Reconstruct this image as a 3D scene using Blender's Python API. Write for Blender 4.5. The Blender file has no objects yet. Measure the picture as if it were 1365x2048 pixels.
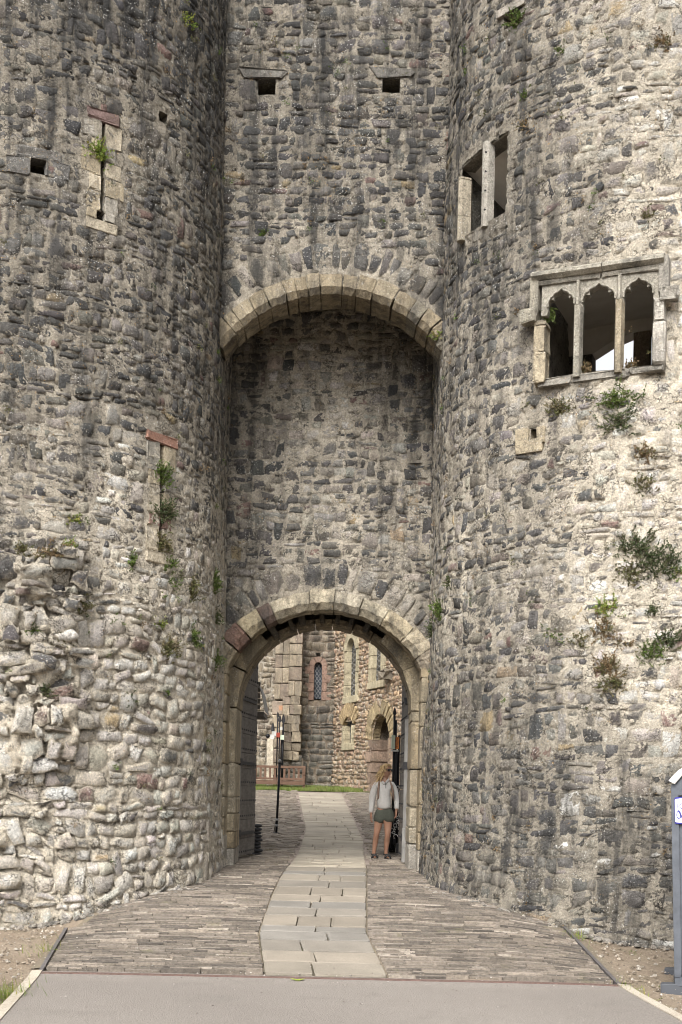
import bpy, math, random
import numpy as np
from mathutils import Vector, Matrix

# ------------------------------------------------------------------ camera, sky, sun, exposure
scene = bpy.context.scene
COL = scene.collection
EYE = 1.65
FPX = 2400.0                       # focal length in pixels of the 1365 x 2048 photograph
PX0, PY0 = 682.5, 1585.0           # where the level view axis meets the picture
ROLL = math.radians(1.3)
cam_d = bpy.data.cameras.new('camera')
cam = bpy.data.objects.new('camera', cam_d)
COL.objects.link(cam)
cam_d.sensor_width = 36.0
cam_d.lens = 36.0 * FPX / 2048.0
cam_d.shift_y = (PY0 - 1024.0) / 2048.0
cam_d.clip_end = 500
cam.location = (0, 0, EYE)
cam.rotation_euler = (math.pi / 2, -ROLL, 0)
scene.camera = cam

SUN_ELEV, SUN_AZ = math.radians(44), math.radians(196)     # azimuth measured from +Y towards +X
world = bpy.data.worlds.new('World')
scene.world = world
world.use_nodes = True
wn = world.node_tree
wn.nodes.clear()
w_out = wn.nodes.new('ShaderNodeOutputWorld')
w_bg = wn.nodes.new('ShaderNodeBackground')
w_sky = wn.nodes.new('ShaderNodeTexSky')
w_sky.sky_type = 'NISHITA'
w_sky.sun_disc = False
w_sky.sun_elevation = SUN_ELEV
w_sky.sun_rotation = SUN_AZ
w_sky.air_density = 1.0
w_sky.dust_density = 6.0
w_sky.ozone_density = 1.0
w_hs = wn.nodes.new('ShaderNodeHueSaturation')
w_hs.inputs['Saturation'].default_value = 0.10
wn.links.new(w_sky.outputs[0], w_hs.inputs['Color'])
wn.links.new(w_hs.outputs[0], w_bg.inputs['Color'])
wn.links.new(w_bg.outputs[0], w_out.inputs['Surface'])
w_bg.inputs['Strength'].default_value = 0.15
sun_d = bpy.data.lights.new('sun', 'SUN')
sun_d.energy = 1.25
sun_d.angle = math.radians(24)
sun_d.color = (1.0, 0.945, 0.865)
sun = bpy.data.objects.new('sun', sun_d)
COL.objects.link(sun)
_sd = Vector((math.sin(SUN_AZ) * math.cos(SUN_ELEV), math.cos(SUN_AZ) * math.cos(SUN_ELEV), math.sin(SUN_ELEV)))
sun.rotation_euler = _sd.to_track_quat('Z', 'Y').to_euler()
sun.location = (-6, -6, 20)
vs = scene.view_settings
vs.view_transform = 'Standard'
vs.look = 'None'
vs.gamma = 1
vs.use_curve_mapping = False
vs.exposure = 1.06
scene.cycles.use_denoising = True
scene.cycles.denoising_input_passes = "RGB_ALBEDO_NORMAL"
scene.cycles.denoising_prefilter = "ACCURATE"
scene.cycles.filter_width = 1.0
scene.cycles.max_bounces = 7
scene.cycles.diffuse_bounces = 6

# ------------------------------------------------------------------ photo <-> world
SR, CR = math.sin(ROLL), math.cos(ROLL)


def to_px(P):
    P = np.asarray(P, float)
    Y = np.maximum(P[..., 1], .1)
    u = FPX * P[..., 0] / Y
    v = FPX * (EYE - P[..., 2]) / Y
    return PX0 + u * CR - v * SR, PY0 + v * CR + u * SR


def ray(px, py):
    dx, dy = px - PX0, py - PY0
    u = dx * CR + dy * SR
    v = dy * CR - dx * SR
    return np.array([u / FPX, 1.0, -v / FPX])


def on_y(px, py, Y):
    r = ray(px, py)
    return np.array([0, 0, EYE]) + r * Y


def smooth(a, b, x):
    t = np.clip((np.asarray(x, float) - a) / (b - a), 0, 1)
    return t * t * (3 - 2 * t)


GK = np.array([0, 8.5, 10.2, 10.6, 12, 13, 14, 15.6, 17, 20, 21, 22, 33, 34.2, 36, 60])
GZ = np.array([0, 0, 0, .03, .19, .315, .43, .535, .555, .55, .58, .66, 1.65, 1.70, 1.83, 1.95])


def ground_z(X, Y):
    X = np.asarray(X, float)
    Y = np.clip(np.asarray(Y, float), 0, 60)
    z = np.interp(Y, GK, GZ)
    k = .6 * smooth(1.7, 3.4, np.abs(X + .2)) * (1 - smooth(15.5, 17.5, Y))
    z = z * (1 - k) - .07 * smooth(2.2, 4, X) * (1 - smooth(15, 17, Y))
    return z


def on_ground(px, py):
    r = ray(px, py)
    ys = np.linspace(6, 60, 5401)
    zz = EYE + r[2] * ys
    g = ground_z(r[0] * ys, ys)
    i = np.argmax(zz <= g)
    if zz[i] > g[i]:
        i = len(ys) - 1
    Y = ys[i]
    return np.array([r[0] * Y, Y, g[i]])


# ------------------------------------------------------------------ numpy noise
def _h(ix, iy, iz, seed):
    n = (ix.astype(np.uint32) * np.uint32(374761393) + iy.astype(np.uint32) * np.uint32(668265263)
         + iz.astype(np.uint32) * np.uint32(2147483647) + np.uint32(seed * 974711 + 13))
    n = (n ^ (n >> np.uint32(13))) * np.uint32(1274126177)
    n = n ^ (n >> np.uint32(16))
    n = n * np.uint32(2246822519)
    n = n ^ (n >> np.uint32(15))
    return n.astype(np.float64) / 4294967295.0


def vnoise(P, seed=0):
    P = np.asarray(P, float)
    i = np.floor(P).astype(np.int64)
    f = P - i
    f = f * f * (3 - 2 * f)
    x, y, z = i[..., 0], i[..., 1], i[..., 2]
    r = 0
    for a in (0, 1):
        wx = f[..., 0] if a else 1 - f[..., 0]
        for b in (0, 1):
            wy = f[..., 1] if b else 1 - f[..., 1]
            for c in (0, 1):
                wz = f[..., 2] if c else 1 - f[..., 2]
                r = r + wx * wy * wz * _h(x + a, y + b, z + c, seed)
    return r


def fbm(P, scale=1.0, octv=4, seed=0, gain=.5):
    P = np.asarray(P, float) * scale
    s, a, t = 0, 1.0, 0
    for o in range(octv):
        s = s + a * vnoise(P * (2.03 ** o) + o * 17.3, seed + o)
        t += a
        a *= gain
    return s / t            # 0..1


# ------------------------------------------------------------------ weathering map of the masonry
# (photo x, photo y, share of dark stones, pallor of stone and mortar): how the wall is stained and limewashed
ZL = [(60,60,.75,.6),(250,60,.9,.46),(400,60,.8,.52),(440,200,.8,.55),(100,180,.5,.85),(250,180,.55,.75),(60,280,.4,.88),
(250,320,.35,.9),(400,350,.7,.66),(60,420,.25,1.02),(110,480,.75,.62),(200,470,.35,.9),(350,480,.55,.8),(50,600,.55,.75),
(150,620,.65,.68),(300,620,.45,.84),(420,600,.65,.68),(50,750,.6,.74),(200,760,.55,.75),(330,750,.5,.88),(420,780,.6,.75),
(80,870,.55,.8),(250,880,.4,.98),(400,900,.6,.76),(60,1000,.25,1.0),(200,1000,.2,1.1),(300,1000,.1,1.2),(390,1000,.45,.92),
(60,1150,.3,.9),(160,1130,.25,.95),(230,1150,.12,1.15),(350,1150,.05,1.32),(420,1150,.25,1.05),(80,1300,.12,1.15),
(250,1300,.08,1.25),(350,1300,.08,1.25),(420,1300,.15,1.08),(80,1450,.08,1.2),(250,1450,.04,1.35),(400,1450,.08,1.25),
(80,1600,.06,1.3),(250,1600,.08,1.35),(400,1600,.08,1.25),(80,1750,.04,1.3),(250,1750,.08,1.25),(400,1750,.1,1.1)]
ZC = [(500,30,.4,.8),(680,30,.45,.8),(850,30,.4,.8),(680,100,.5,.8),(520,250,.7,.7),(680,250,.75,.74),(850,250,.8,.7),
(680,400,.85,.7),(850,450,.6,.8),(550,470,.6,.85),(680,520,.5,.88),(480,680,.55,.75),(660,690,.2,1.12),(830,680,.55,.75),
(500,800,.7,.66),(640,780,.1,1.22),(720,790,.2,1.12),(830,800,.6,.7),(500,900,.6,.72),(680,920,.2,1.14),(830,920,.6,.76),
(520,1030,.7,.76),(680,1030,.7,.8),(830,1030,.6,.8),(520,1120,.3,.92),(680,1120,.3,1.0),(820,1120,.3,.96),(650,1400,.2,1.0)]
ZR = [(920,100,.5,.8),(1050,60,.4,.88),(1200,60,.2,1.0),(1330,60,.15,1.12),(950,230,.6,.8),(1080,200,.7,.75),(1200,200,.12,1.1),
(1340,250,.08,1.18),(1100,330,.7,.74),(1050,430,.6,.7),(1150,400,.4,.92),(1250,400,.08,1.1),(1340,430,.08,1.22),(920,500,.6,.72),
(1000,520,.6,.76),(1100,500,.4,.92),(1250,480,.12,1.14),(920,620,.55,.78),(1000,650,.65,.76),(1345,620,.05,1.35),(900,800,.5,.88),
(980,820,.65,.8),(1060,820,.4,.88),(1150,850,.3,1.0),(1340,800,.08,1.28),(900,950,.45,.98),(1000,950,.55,.9),(1150,950,.3,1.03),
(1250,950,.08,1.25),(1350,950,.0,1.4),(900,1100,.3,1.0),(1000,1100,.35,1.0),(1150,1080,.22,1.1),(1300,1080,.0,1.4),(900,1230,.3,1.0),
(1000,1230,.45,.94),(1120,1230,.45,.9),(1200,1230,.08,1.2),(1320,1230,.04,1.32),(900,1380,.45,.9),(1000,1380,.45,.9),
(1100,1380,.35,.9),(1230,1380,.04,1.3),(1330,1400,.04,1.35),(900,1500,.45,.88),(1000,1500,.55,.82),(1130,1500,.55,.72),
(1300,1480,.25,.92),(900,1620,.55,.82),(1000,1620,.65,.68),(1150,1600,.65,.62),(1300,1600,.55,.66),(900,1720,.45,.86),
(1000,1720,.45,.76),(1150,1720,.55,.66),(1300,1720,.45,.7),(950,1800,.35,.84),(1100,1820,.28,.84),(1300,1830,.28,.84)]


def zone(Z, P, sig=85.0):
    """share of dark stones and pallor at world points P, from the stain map of one wall"""
    x, y = to_px(P)
    x, y = x.ravel(), y.ravel()
    nz = fbm(np.stack([x, y, x * 0], -1), 1 / 70., 3, 5) - .5
    x = x + nz * 90
    y = y + (fbm(np.stack([y, x, x * 0], -1), 1 / 90., 3, 9) - .5) * 110
    z = np.array(Z)
    z[:, 3] += .10 * (z[:, 1] > 1120) * (z[:, 0] < 430)
    z[:, 3] -= .07 * (z[:, 1] < 520) * (z[:, 0] < 1060)
    sw, sd, sl = 1e-9, 0, 0
    for a, b, d, l in z:
        w = np.exp(-np.minimum(((x - a) ** 2 + ((y - b) * .8) ** 2) / (2 * sig * sig), 60.)) + 1e-7 / (1 + ((x - a) ** 2 + (y - b) ** 2) / 1e4)
        sw = sw + w
        sd = sd + w * d
        sl = sl + w * l
    sl = 1 + (sl / sw - 1) * 1.75
    q = P.reshape(-1, 3)
    sl = sl + .75 * (fbm(q * [4.2, 4.2, .42], 1.0, 3, 77) - .5)
    return (sd / sw).reshape(P.shape[:-1]), np.clip(sl, .30, 1.42).reshape(P.shape[:-1])


# ------------------------------------------------------------------ objects
def prop(o, label=None, cat=None, group=None, kind=None):
    if label: o['label'] = label
    if cat: o['category'] = cat
    if group: o['group'] = group
    if kind: o['kind'] = kind
    return o


def empty(name, loc, label=None, cat=None, group=None, kind=None):
    o = bpy.data.objects.new(name, None)
    o.empty_display_size = .2
    COL.objects.link(o)
    o.location = [float(c) for c in loc]
    return prop(o, label, cat, group, kind)


def wloc(o):
    v = Vector((0, 0, 0))
    while o is not None:
        v = v + o.location
        o = o.parent
    return v


def mesh_obj(name, V, F, mat, parent=None, smooth_=False, attrs=None, kind=None, origin=None):
    """link one mesh object; V in world coordinates, F a list of faces or an (n,4)/(n,3) array"""
    V = np.asarray(V, float).reshape(-1, 3)
    base = wloc(parent) if parent is not None else Vector((0, 0, 0))
    org = np.array(base) if origin is None else np.asarray(origin, float)
    me = bpy.data.meshes.new(name)
    L = V - org
    if isinstance(F, np.ndarray):
        n, k = F.shape
        me.vertices.add(len(L))
        me.vertices.foreach_set('co', L.ravel().astype(np.float32))
        me.loops.add(n * k)
        me.loops.foreach_set('vertex_index', F.ravel().astype(np.int32))
        me.polygons.add(n)
        me.polygons.foreach_set('loop_start', np.arange(0, n * k, k, dtype=np.int32))
        me.update(calc_edges=True)
    else:
        me.from_pydata([tuple(v) for v in L], [], F)
        me.update()
    if smooth_:
        me.polygons.foreach_set('use_smooth', np.ones(len(me.polygons), dtype=bool))
    if attrs:
        for k, a in attrs.items():
            a = np.asarray(a, np.float32)
            if a.ndim == 2:
                at = me.attributes.new(k, 'FLOAT_COLOR', 'POINT')
                if a.shape[1] == 3:
                    a = np.concatenate([a, np.ones((len(a), 1), np.float32)], 1)
                at.data.foreach_set('color', a.ravel())
            else:
                at = me.attributes.new(k, 'FLOAT', 'POINT')
                at.data.foreach_set('value', a.ravel())
    if mat is not None:
        me.materials.append(mat)
    o = bpy.data.objects.new(name, me)
    COL.objects.link(o)
    if parent is not None:
        o.parent = parent
    o.location = [float(c) for c in (org - np.array(base))]
    if kind:
        o['kind'] = kind
    return o


class Mb:
    """collects vertices and faces for ONE mesh object"""
    def __init__(s):
        s.v, s.f, s.n = [], [], 0

    def add(s, V, F):
        V = np.asarray(V, float).reshape(-1, 3)
        s.v.append(V)
        s.f += [tuple(int(i) + s.n for i in f) for f in F]
        s.n += len(V)

    def build(s, name, mat, parent=None, smooth_=False, attrs=None, kind=None, tint=None, origin=None):
        V = np.concatenate(s.v) if s.v else np.zeros((0, 3))
        if tint is not None:
            attrs = dict(attrs or {})
            attrs['tint'] = np.tile(np.array(list(tint)[:3]), (len(V), 1))
        return mesh_obj(name, V, s.f, mat, parent, smooth_, attrs, kind, origin)


# template of a softly bevelled block: 4 x 4 x 4 surface lattice
def _block_template(nb=.86):
    t = [-1, -nb, nb, 1]
    idx, V = {}, []
    for i in range(4):
        for j in range(4):
            for k in range(4):
                if i in (0, 3) or j in (0, 3) or k in (0, 3):
                    c = np.array([t[i], t[j], t[k]], float)
                    e = (np.abs(c) == 1)
                    if e.sum() == 2: c[e] *= .975
                    if e.sum() == 3: c[e] *= .95
                    idx[(i, j, k)] = len(V)
                    V.append(c)
    F = []
    for ax in range(3):
        for s in (0, 3):
            for a in range(3):
                for b in range(3):
                    q = []
                    for da, db in ((0, 0), (1, 0), (1, 1), (0, 1)):
                        ijk = [0, 0, 0]
                        ijk[ax] = s
                        o1, o2 = [(1, 2), (2, 0), (0, 1)][ax]
                        ijk[o1], ijk[o2] = a + da, b + db
                        q.append(idx[tuple(ijk)])
                    F.append(q if s == 3 else q[::-1])
    return np.array(V), F


BT_V, BT_F = _block_template()
BOX_V = np.array([[x, y, z] for x in (-1, 1) for y in (-1, 1) for z in (-1, 1)], float)
BOX_F = [(0, 1, 3, 2), (4, 6, 7, 5), (0, 4, 5, 1), (2, 3, 7, 6), (0, 2, 6, 4), (1, 5, 7, 3)]


def hexmap(c8, T):
    """c8: corners ordered x slowest, z fastest (like BOX_V)"""
    c8 = np.asarray(c8, float)
    w = []
    for s in BOX_V:
        w.append(np.prod((1 + T * s) / 2, axis=1))
    return np.einsum('kn,kd->nd', np.array(w), c8)


_rn = np.random.default_rng(77)


def block(c8, rough=.006, shrink=.006):
    """stone block filling the hexahedron c8, shrunk for the joint, roughened"""
    c8 = np.asarray(c8, float)
    V = hexmap(c8, BT_V)
    cen = c8.mean(0)
    d = V - cen
    ln = np.linalg.norm(d, axis=1, keepdims=True) + 1e-9
    V = cen + d * np.maximum(1 - shrink / ln * 1.3, .5)
    V = V + (_rn.random(V.shape) - .5) * 2 * rough
    return V, BT_F


def boxv(lo, hi):
    lo, hi = np.array(lo, float), np.array(hi, float)
    return (lo + hi) / 2 + BOX_V * (hi - lo) / 2, BOX_F


def frame_box(c, ax, ay, az, hx, hy, hz):
    c, ax, ay, az = [np.asarray(q, float) for q in (c, ax, ay, az)]
    return c + BOX_V[:, :1] * ax * hx + BOX_V[:, 1:2] * ay * hy + BOX_V[:, 2:] * az * hz


def tube(pts, rad, n=8, cap=True):
    pts = np.asarray(pts, float)
    rad = np.broadcast_to(np.asarray(rad, float), (len(pts),))
    V, F = [], []
    prev = None
    for i, p in enumerate(pts):
        t = pts[min(i + 1, len(pts) - 1)] - pts[max(i - 1, 0)]
        t = t / (np.linalg.norm(t) + 1e-12)
        if prev is None:
            a = np.array([0, 0, 1.]) if abs(t[2]) < .9 else np.array([1., 0, 0])
            u = np.cross(t, a)
        else:
            u = prev - t * (prev @ t)
        u /= np.linalg.norm(u) + 1e-12
        prev = u
        w = np.cross(t, u)
        for k in range(n):
            a = 2 * math.pi * k / n
            V.append(p + rad[i] * (math.cos(a) * u + math.sin(a) * w))
    for i in range(len(pts) - 1):
        for k in range(n):
            F.append((i * n + k, i * n + (k + 1) % n, (i + 1) * n + (k + 1) % n, (i + 1) * n + k))
    if cap:
        F.append(tuple(range(n))[::-1])
        F.append(tuple((len(pts) - 1) * n + k for k in range(n)))
    return np.array(V), F


def sweep(rings, bevel=.0):
    """closed prism through rings (each k x 3); the end rings are drawn in a little to soften the arris"""
    rings = [np.asarray(r, float) for r in rings]
    k = len(rings[0])
    V = np.concatenate(rings)
    F = []
    for i in range(len(rings) - 1):
        for j in range(k):
            F.append((i * k + j, (i + 1) * k + j, (i + 1) * k + (j + 1) % k, i * k + (j + 1) % k))
    F.append(tuple(range(k)))
    F.append(tuple((len(rings) - 1) * k + j for j in range(k))[::-1])
    return V, F


# ------------------------------------------------------------------ materials
class NT:
    def __init__(s, name):
        s.m = bpy.data.materials.new(name)
        s.m.use_nodes = True
        s.t = s.m.node_tree
        s.t.nodes.clear()
        s.out = s.t.nodes.new('ShaderNodeOutputMaterial')
        s.b = s.t.nodes.new('ShaderNodeBsdfPrincipled')
        s.t.links.new(s.b.outputs[0], s.out.inputs['Surface'])
        s.b.inputs['Roughness'].default_value = .9
        s.b.inputs['Specular IOR Level'].default_value = .25
        g = s.t.nodes.new('ShaderNodeNewGeometry')
        s.pos = g.outputs['Position']

    def n(s, typ, **kw):
        nd = s.t.nodes.new(typ)
        for k, v in kw.items():
            setattr(nd, k, v)
        return nd

    def link(s, a, b):
        s.t.links.new(a, b)

    def val(s, sock, v):
        if hasattr(v, 'links') or isinstance(v, bpy.types.NodeSocket):
            s.link(v, sock)
        else:
            sock.default_value = v

    def scaled(s, sc):
        mp = s.n('ShaderNodeMapping')
        s.link(s.pos, mp.inputs['Vector'])
        mp.inputs['Scale'].default_value = sc
        return mp.outputs[0]

    def noise(s, scale, detail=4, rough=.55, vec=None, dist=0.):
        nd = s.n('ShaderNodeTexNoise')
        s.link(vec if vec is not None else s.pos, nd.inputs['Vector'])
        nd.inputs['Scale'].default_value = scale
        nd.inputs['Detail'].default_value = detail
        nd.inputs['Roughness'].default_value = rough
        nd.inputs['Distortion'].default_value = dist
        return nd.outputs['Fac']

    def vor(s, scale, vec=None, feature='F1'):
        nd = s.n('ShaderNodeTexVoronoi', feature=feature)
        s.link(vec if vec is not None else s.pos, nd.inputs['Vector'])
        nd.inputs['Scale'].default_value = scale
        return nd

    def ramp(s, fac, a, b, lo=0., hi=1.):
        nd = s.n('ShaderNodeMapRange', interpolation_type='SMOOTHSTEP')
        s.val(nd.inputs['Value'], fac)
        nd.inputs['From Min'].default_value = a
        nd.inputs['From Max'].default_value = b
        nd.inputs['To Min'].default_value = lo
        nd.inputs['To Max'].default_value = hi
        return nd.outputs[0]

    def lin(s, fac, a, b, lo, hi):
        nd = s.n('ShaderNodeMapRange')
        s.val(nd.inputs['Value'], fac)
        for k, v in zip(('From Min', 'From Max', 'To Min', 'To Max'), (a, b, lo, hi)):
            nd.inputs[k].default_value = v
        return nd.outputs[0]

    def math(s, op, a, b=0.):
        nd = s.n('ShaderNodeMath', operation=op)
        s.val(nd.inputs[0], a)
        s.val(nd.inputs[1], b)
        return nd.outputs[0]

    def mix(s, fac, a, b, blend='MIX'):
        nd = s.n('ShaderNodeMix', data_type='RGBA', blend_type=blend)
        s.val(nd.inputs[0], fac)
        for sock, v in ((nd.inputs[6], a), (nd.inputs[7], b)):
            if isinstance(v, (tuple, list)):
                sock.default_value = tuple(v)[:3] + (1,)
            else:
                s.link(v, sock)
        return nd.outputs[2]

    def mul(s, col, fac):
        """colour times a number"""
        nd = s.n('ShaderNodeVectorMath', operation='SCALE')
        s.val(nd.inputs[0], col if not isinstance(col, (tuple, list)) else tuple(col)[:3])
        s.val(nd.inputs['Scale'], fac)
        return nd.outputs[0]

    def attr(s, name):
        return s.n('ShaderNodeAttribute', attribute_name=name)

    def bump(s, h, strength=.5, dist=.01, normal=None):
        nd = s.n('ShaderNodeBump')
        nd.inputs['Strength'].default_value = strength
        nd.inputs['Distance'].default_value = dist
        s.link(h, nd.inputs['Height'])
        if normal is not None:
            s.link(normal, nd.inputs['Normal'])
        return nd.outputs[0]

    def done(s, col, normal=None, rough=None):
        if isinstance(col, (tuple, list)):
            s.b.inputs['Base Color'].default_value = tuple(col)[:3] + (1,)
        else:
            s.link(col, s.b.inputs['Base Color'])
        if normal is not None:
            s.link(normal, s.b.inputs['Normal'])
        if rough is not None:
            s.val(s.b.inputs['Roughness'], rough)
        return s.m


def masonry_material(name, lichen=1.0, bump=1.0, fine=1.0, cracks=1.0):
    k = NT(name)
    tint = k.attr('tint').outputs['Color']
    mort = k.attr('mort').outputs['Color']
    edge = k.attr('edge').outputs['Fac']
    stain = k.attr('stain').outputs['Fac']
    nb = k.noise(7, 5, .65)
    nm = k.noise(38, 6, .75)
    nf = k.noise(95 * fine, 5, .75)
    # smeared pointing: the mortar creeps over the arrises of the stones
    e = k.math('ADD', edge, k.lin(k.noise(32, 7, .75), 0, 1, -1.0, 1.0))
    col = k.mix(k.ramp(e, .22, .92), tint, mort)
    col = k.mul(col, k.lin(nb, .25, .75, .72, 1.26))
    col = k.mul(col, k.lin(nm, .3, .7, .58, 1.42))
    col = k.mul(col, k.lin(nf, .3, .7, .6, 1.4))
    # hairline cracks and pits, their shade painted into the colour
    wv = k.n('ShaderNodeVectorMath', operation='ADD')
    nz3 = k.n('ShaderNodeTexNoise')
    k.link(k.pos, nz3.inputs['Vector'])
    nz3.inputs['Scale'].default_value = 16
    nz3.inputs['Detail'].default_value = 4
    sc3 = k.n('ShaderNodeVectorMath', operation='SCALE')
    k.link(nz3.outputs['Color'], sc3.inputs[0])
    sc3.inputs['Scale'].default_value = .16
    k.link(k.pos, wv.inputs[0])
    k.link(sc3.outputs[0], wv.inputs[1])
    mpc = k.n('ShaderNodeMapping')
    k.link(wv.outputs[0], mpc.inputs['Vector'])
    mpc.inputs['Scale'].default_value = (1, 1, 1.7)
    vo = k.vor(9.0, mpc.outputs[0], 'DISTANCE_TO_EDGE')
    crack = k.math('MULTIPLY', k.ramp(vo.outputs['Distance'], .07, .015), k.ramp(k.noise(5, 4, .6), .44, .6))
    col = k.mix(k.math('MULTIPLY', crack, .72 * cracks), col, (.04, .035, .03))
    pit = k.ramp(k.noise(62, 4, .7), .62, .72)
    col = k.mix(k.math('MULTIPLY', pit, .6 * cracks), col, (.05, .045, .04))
    fleck = k.ramp(k.noise(85, 3, .6), .655, .72)
    col = k.mix(k.math('MULTIPLY', fleck, .5), col, (.62, .58, .52))
    # black weathering that runs down the wall
    st = k.noise(1.0, 5, .6, k.scaled((7, 7, .9)))
    sfac = k.math('MULTIPLY', k.ramp(st, .42, .66), stain)
    col = k.mix(k.math('MULTIPLY', sfac, .85), col, (.045, .044, .043))
    # lichens
    wl = k.math('MULTIPLY', k.ramp(k.noise(48, 4, .6), .61, .66), k.ramp(k.noise(2.3, 3, .5), .44, .62))
    wl = k.math('MULTIPLY', wl, .85 * lichen)
    col = k.mix(wl, col, (.70, .69, .65))
    ol = k.math('MULTIPLY', k.ramp(k.noise(31, 4, .65, k.scaled((1, 1, 1.3))), .63, .68), k.ramp(k.noise(1.7, 3, .5), .50, .63))
    ol = k.math('MULTIPLY', ol, .75 * lichen)
    col = k.mix(ol, col, (.46, .27, .075))
    gl = k.math('MULTIPLY', k.ramp(k.noise(4.1, 5, .65), .55, .75), .35)
    col = k.mix(gl, col, (.13, .12, .085))
    nm = k.math('SUBTRACT', nm, k.math('MULTIPLY', crack, .5))
    h = k.math('ADD', k.math('MULTIPLY', nm, 1.0), k.math('MULTIPLY', nf, .6))
    nrm = k.bump(h, 1.0 * bump, .04)
    return k.done(col, nrm, .92)


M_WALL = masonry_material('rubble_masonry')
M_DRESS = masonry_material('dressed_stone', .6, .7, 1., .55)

# ------------------------------------------------------------------ surfaces that carry masonry
def wavy(P):
    """large unevenness of an old wall"""
    return (fbm(P, .9, 3, 21) - .5) * .10


class Tower:
    """D-shaped gate tower: straight flank along the passage, round front. s runs from the back of the flank"""
    def __init__(t, xf, cy, R, side, yb):
        t.xf, t.cy, t.R, t.side, t.yb = xf, cy, R, side, yb      # side +1: tower stands right of the gate
        t.L = yb - cy
        t.cx = xf + side * R
        t.stub = None

    def batter(t, z):
        q = np.clip(1.7 - z, 0, 2.5)
        return .045 * q * q

    def pos(t, s, z, d=0., flat=False):
        s, z = np.broadcast_arrays(np.asarray(s, float), np.asarray(z, float))
        d = np.asarray(d, float) + (0 if flat else t.batter(z))
        ph = np.maximum(s - t.L, 0) / t.R
        r = t.R + d
        X = np.where(s < t.L, t.xf - t.side * d, t.cx - t.side * r * np.cos(ph))
        Y = np.where(s < t.L, t.yb - s, t.cy - r * np.sin(ph))
        return np.stack([X, Y, z], -1)

    def outer(t, s, z, d):
        P0 = t.pos(s, z, 0)
        w = wavy(P0)
        if t.stub is not None:
            w = w + t.stub(P0)
        return t.pos(s, z, w + d)

    def sz(t, px, py, d=0.):
        """photo pixel -> (s, z) on the round front"""
        r = ray(px, py)
        R = t.R + d
        a = r[0] ** 2 + r[1] ** 2
        b = -2 * (r[0] * t.cx + r[1] * t.cy)
        c = t.cx ** 2 + t.cy ** 2 - R * R
        D = b * b - 4 * a * c
        k = (-b - math.sqrt(max(D, 0))) / (2 * a)
        X, Y = r[0] * k, r[1] * k
        ph = math.atan2(t.cy - Y, t.side * (t.cx - X))
        return t.L + ph * t.R, EYE + r[2] * k


class Plane:
    def __init__(t, o, tx, n, wav=1.0):
        t.o, t.tx, t.n = [np.asarray(q, float) for q in (o, tx, n)]
        t.wav = wav

    def pos(t, s, z, d=0.):
        s, z, d = np.broadcast_arrays(np.asarray(s, float), np.asarray(z, float), np.asarray(d, float))
        P = t.o + s[..., None] * t.tx + d[..., None] * t.n
        P = P.copy()
        P[..., 2] = z
        return P

    def outer(t, s, z, d):
        return t.pos(s, z, wavy(t.pos(s, z)) * t.wav + d)

    def sz(t, px, py, d=0.):
        r = ray(px, py)
        o = np.array([0, 0, EYE])
        q = t.o + d * t.n
        n = np.array([t.n[0], t.n[1], 0])
        k = ((q - o) * [1, 1, 0]) @ n / (r @ n)
        P = o + r * k
        return float((P - t.o)[:2] @ t.tx[:2]), float(P[2])


# ------------------------------------------------------------------ rubble
PAL = dict(
    dark=[(.092, .092, .093), (.072, .072, .073), (.115, .112, .108), (.102, .097, .09)],
    mid=[(.2, .187, .17), (.165, .158, .148), (.235, .215, .185), (.18, .16, .135)],
    light=[(.365, .338, .298), (.32, .3, .268), (.41, .372, .315), (.345, .325, .3)],
    white=[(.56, .54, .5), (.62, .6, .56), (.5, .475, .43)],
    red=[(.2, .135, .118), (.22, .15, .13), (.18, .135, .12)],
    buff=[(.4, .31, .19), (.36, .29, .2)])
MORT = np.array([.46, .412, .335])


def layout(s0, s1, z0, z1, rng, blocked, row=(.058, .172), wid=(.085, .40), size=None, tall=.12, split=.07):
    """irregular courses of rubble: quads (n,4,2) in (s,z), anticlockwise from the lower left"""
    out = []
    z = z0
    pend = []                      # intervals of this row already filled by tall stones of the row below
    ks = rng.random() * 50
    rows = []
    while z < z1:
        f = size(z) if size else 1.0
        h = rng.uniform(*row) * f
        rows.append((z, z + h, f))
        z += h
    for i, (a, b, f) in enumerate(rows):
        nxt = []
        bl = sorted(blocked(a, b) + pend)
        free, cur = [], s0
        for l, r in bl:
            if l > cur: free.append((cur, min(l, s1)))
            cur = max(cur, r)
        if cur < s1: free.append((cur, s1))
        bn = blocked(b, rows[i + 1][1]) if i + 1 < len(rows) else [(s0, s1)]
        for l, r in free:
            x = l
            while r - x > .03:
                w = min(wid[1], wid[0] + (wid[1] - wid[0]) * rng.beta(1.2, 2.4)) * f
                w = max(w, (b - a) * .75)
                if r - (x + w) < wid[0] * .7: w = r - x
                if w > wid[1] * f * 1.4: w = w / 2
                x1 = x + w
                q = rng.random()
                if q < tall and i + 1 < len(rows) and w < .3 * f and not any(m < x1 and n > x for m, n in bn):
                    out.append(((x, a), (x1, a), (x1, rows[i + 1][1]), (x, rows[i + 1][1])))
                    nxt.append((x, x1))
                elif q < tall + split and (b - a) > .1 * f:
                    m = a + (b - a) * rng.uniform(.35, .65)
                    out.append(((x, a), (x1, a), (x1, m), (x, m)))
                    out.append(((x, m), (x1, m), (x1, b), (x, b)))
                else:
                    out.append(((x, a), (x1, a), (x1, b), (x, b)))
                x = x1
        pend = nxt
    return np.array(out, float)


GA = np.array([-1, -.86, -.32, .32, .86, 1])
GB = np.array([-1, -.8, 0, .8, 1])


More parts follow.
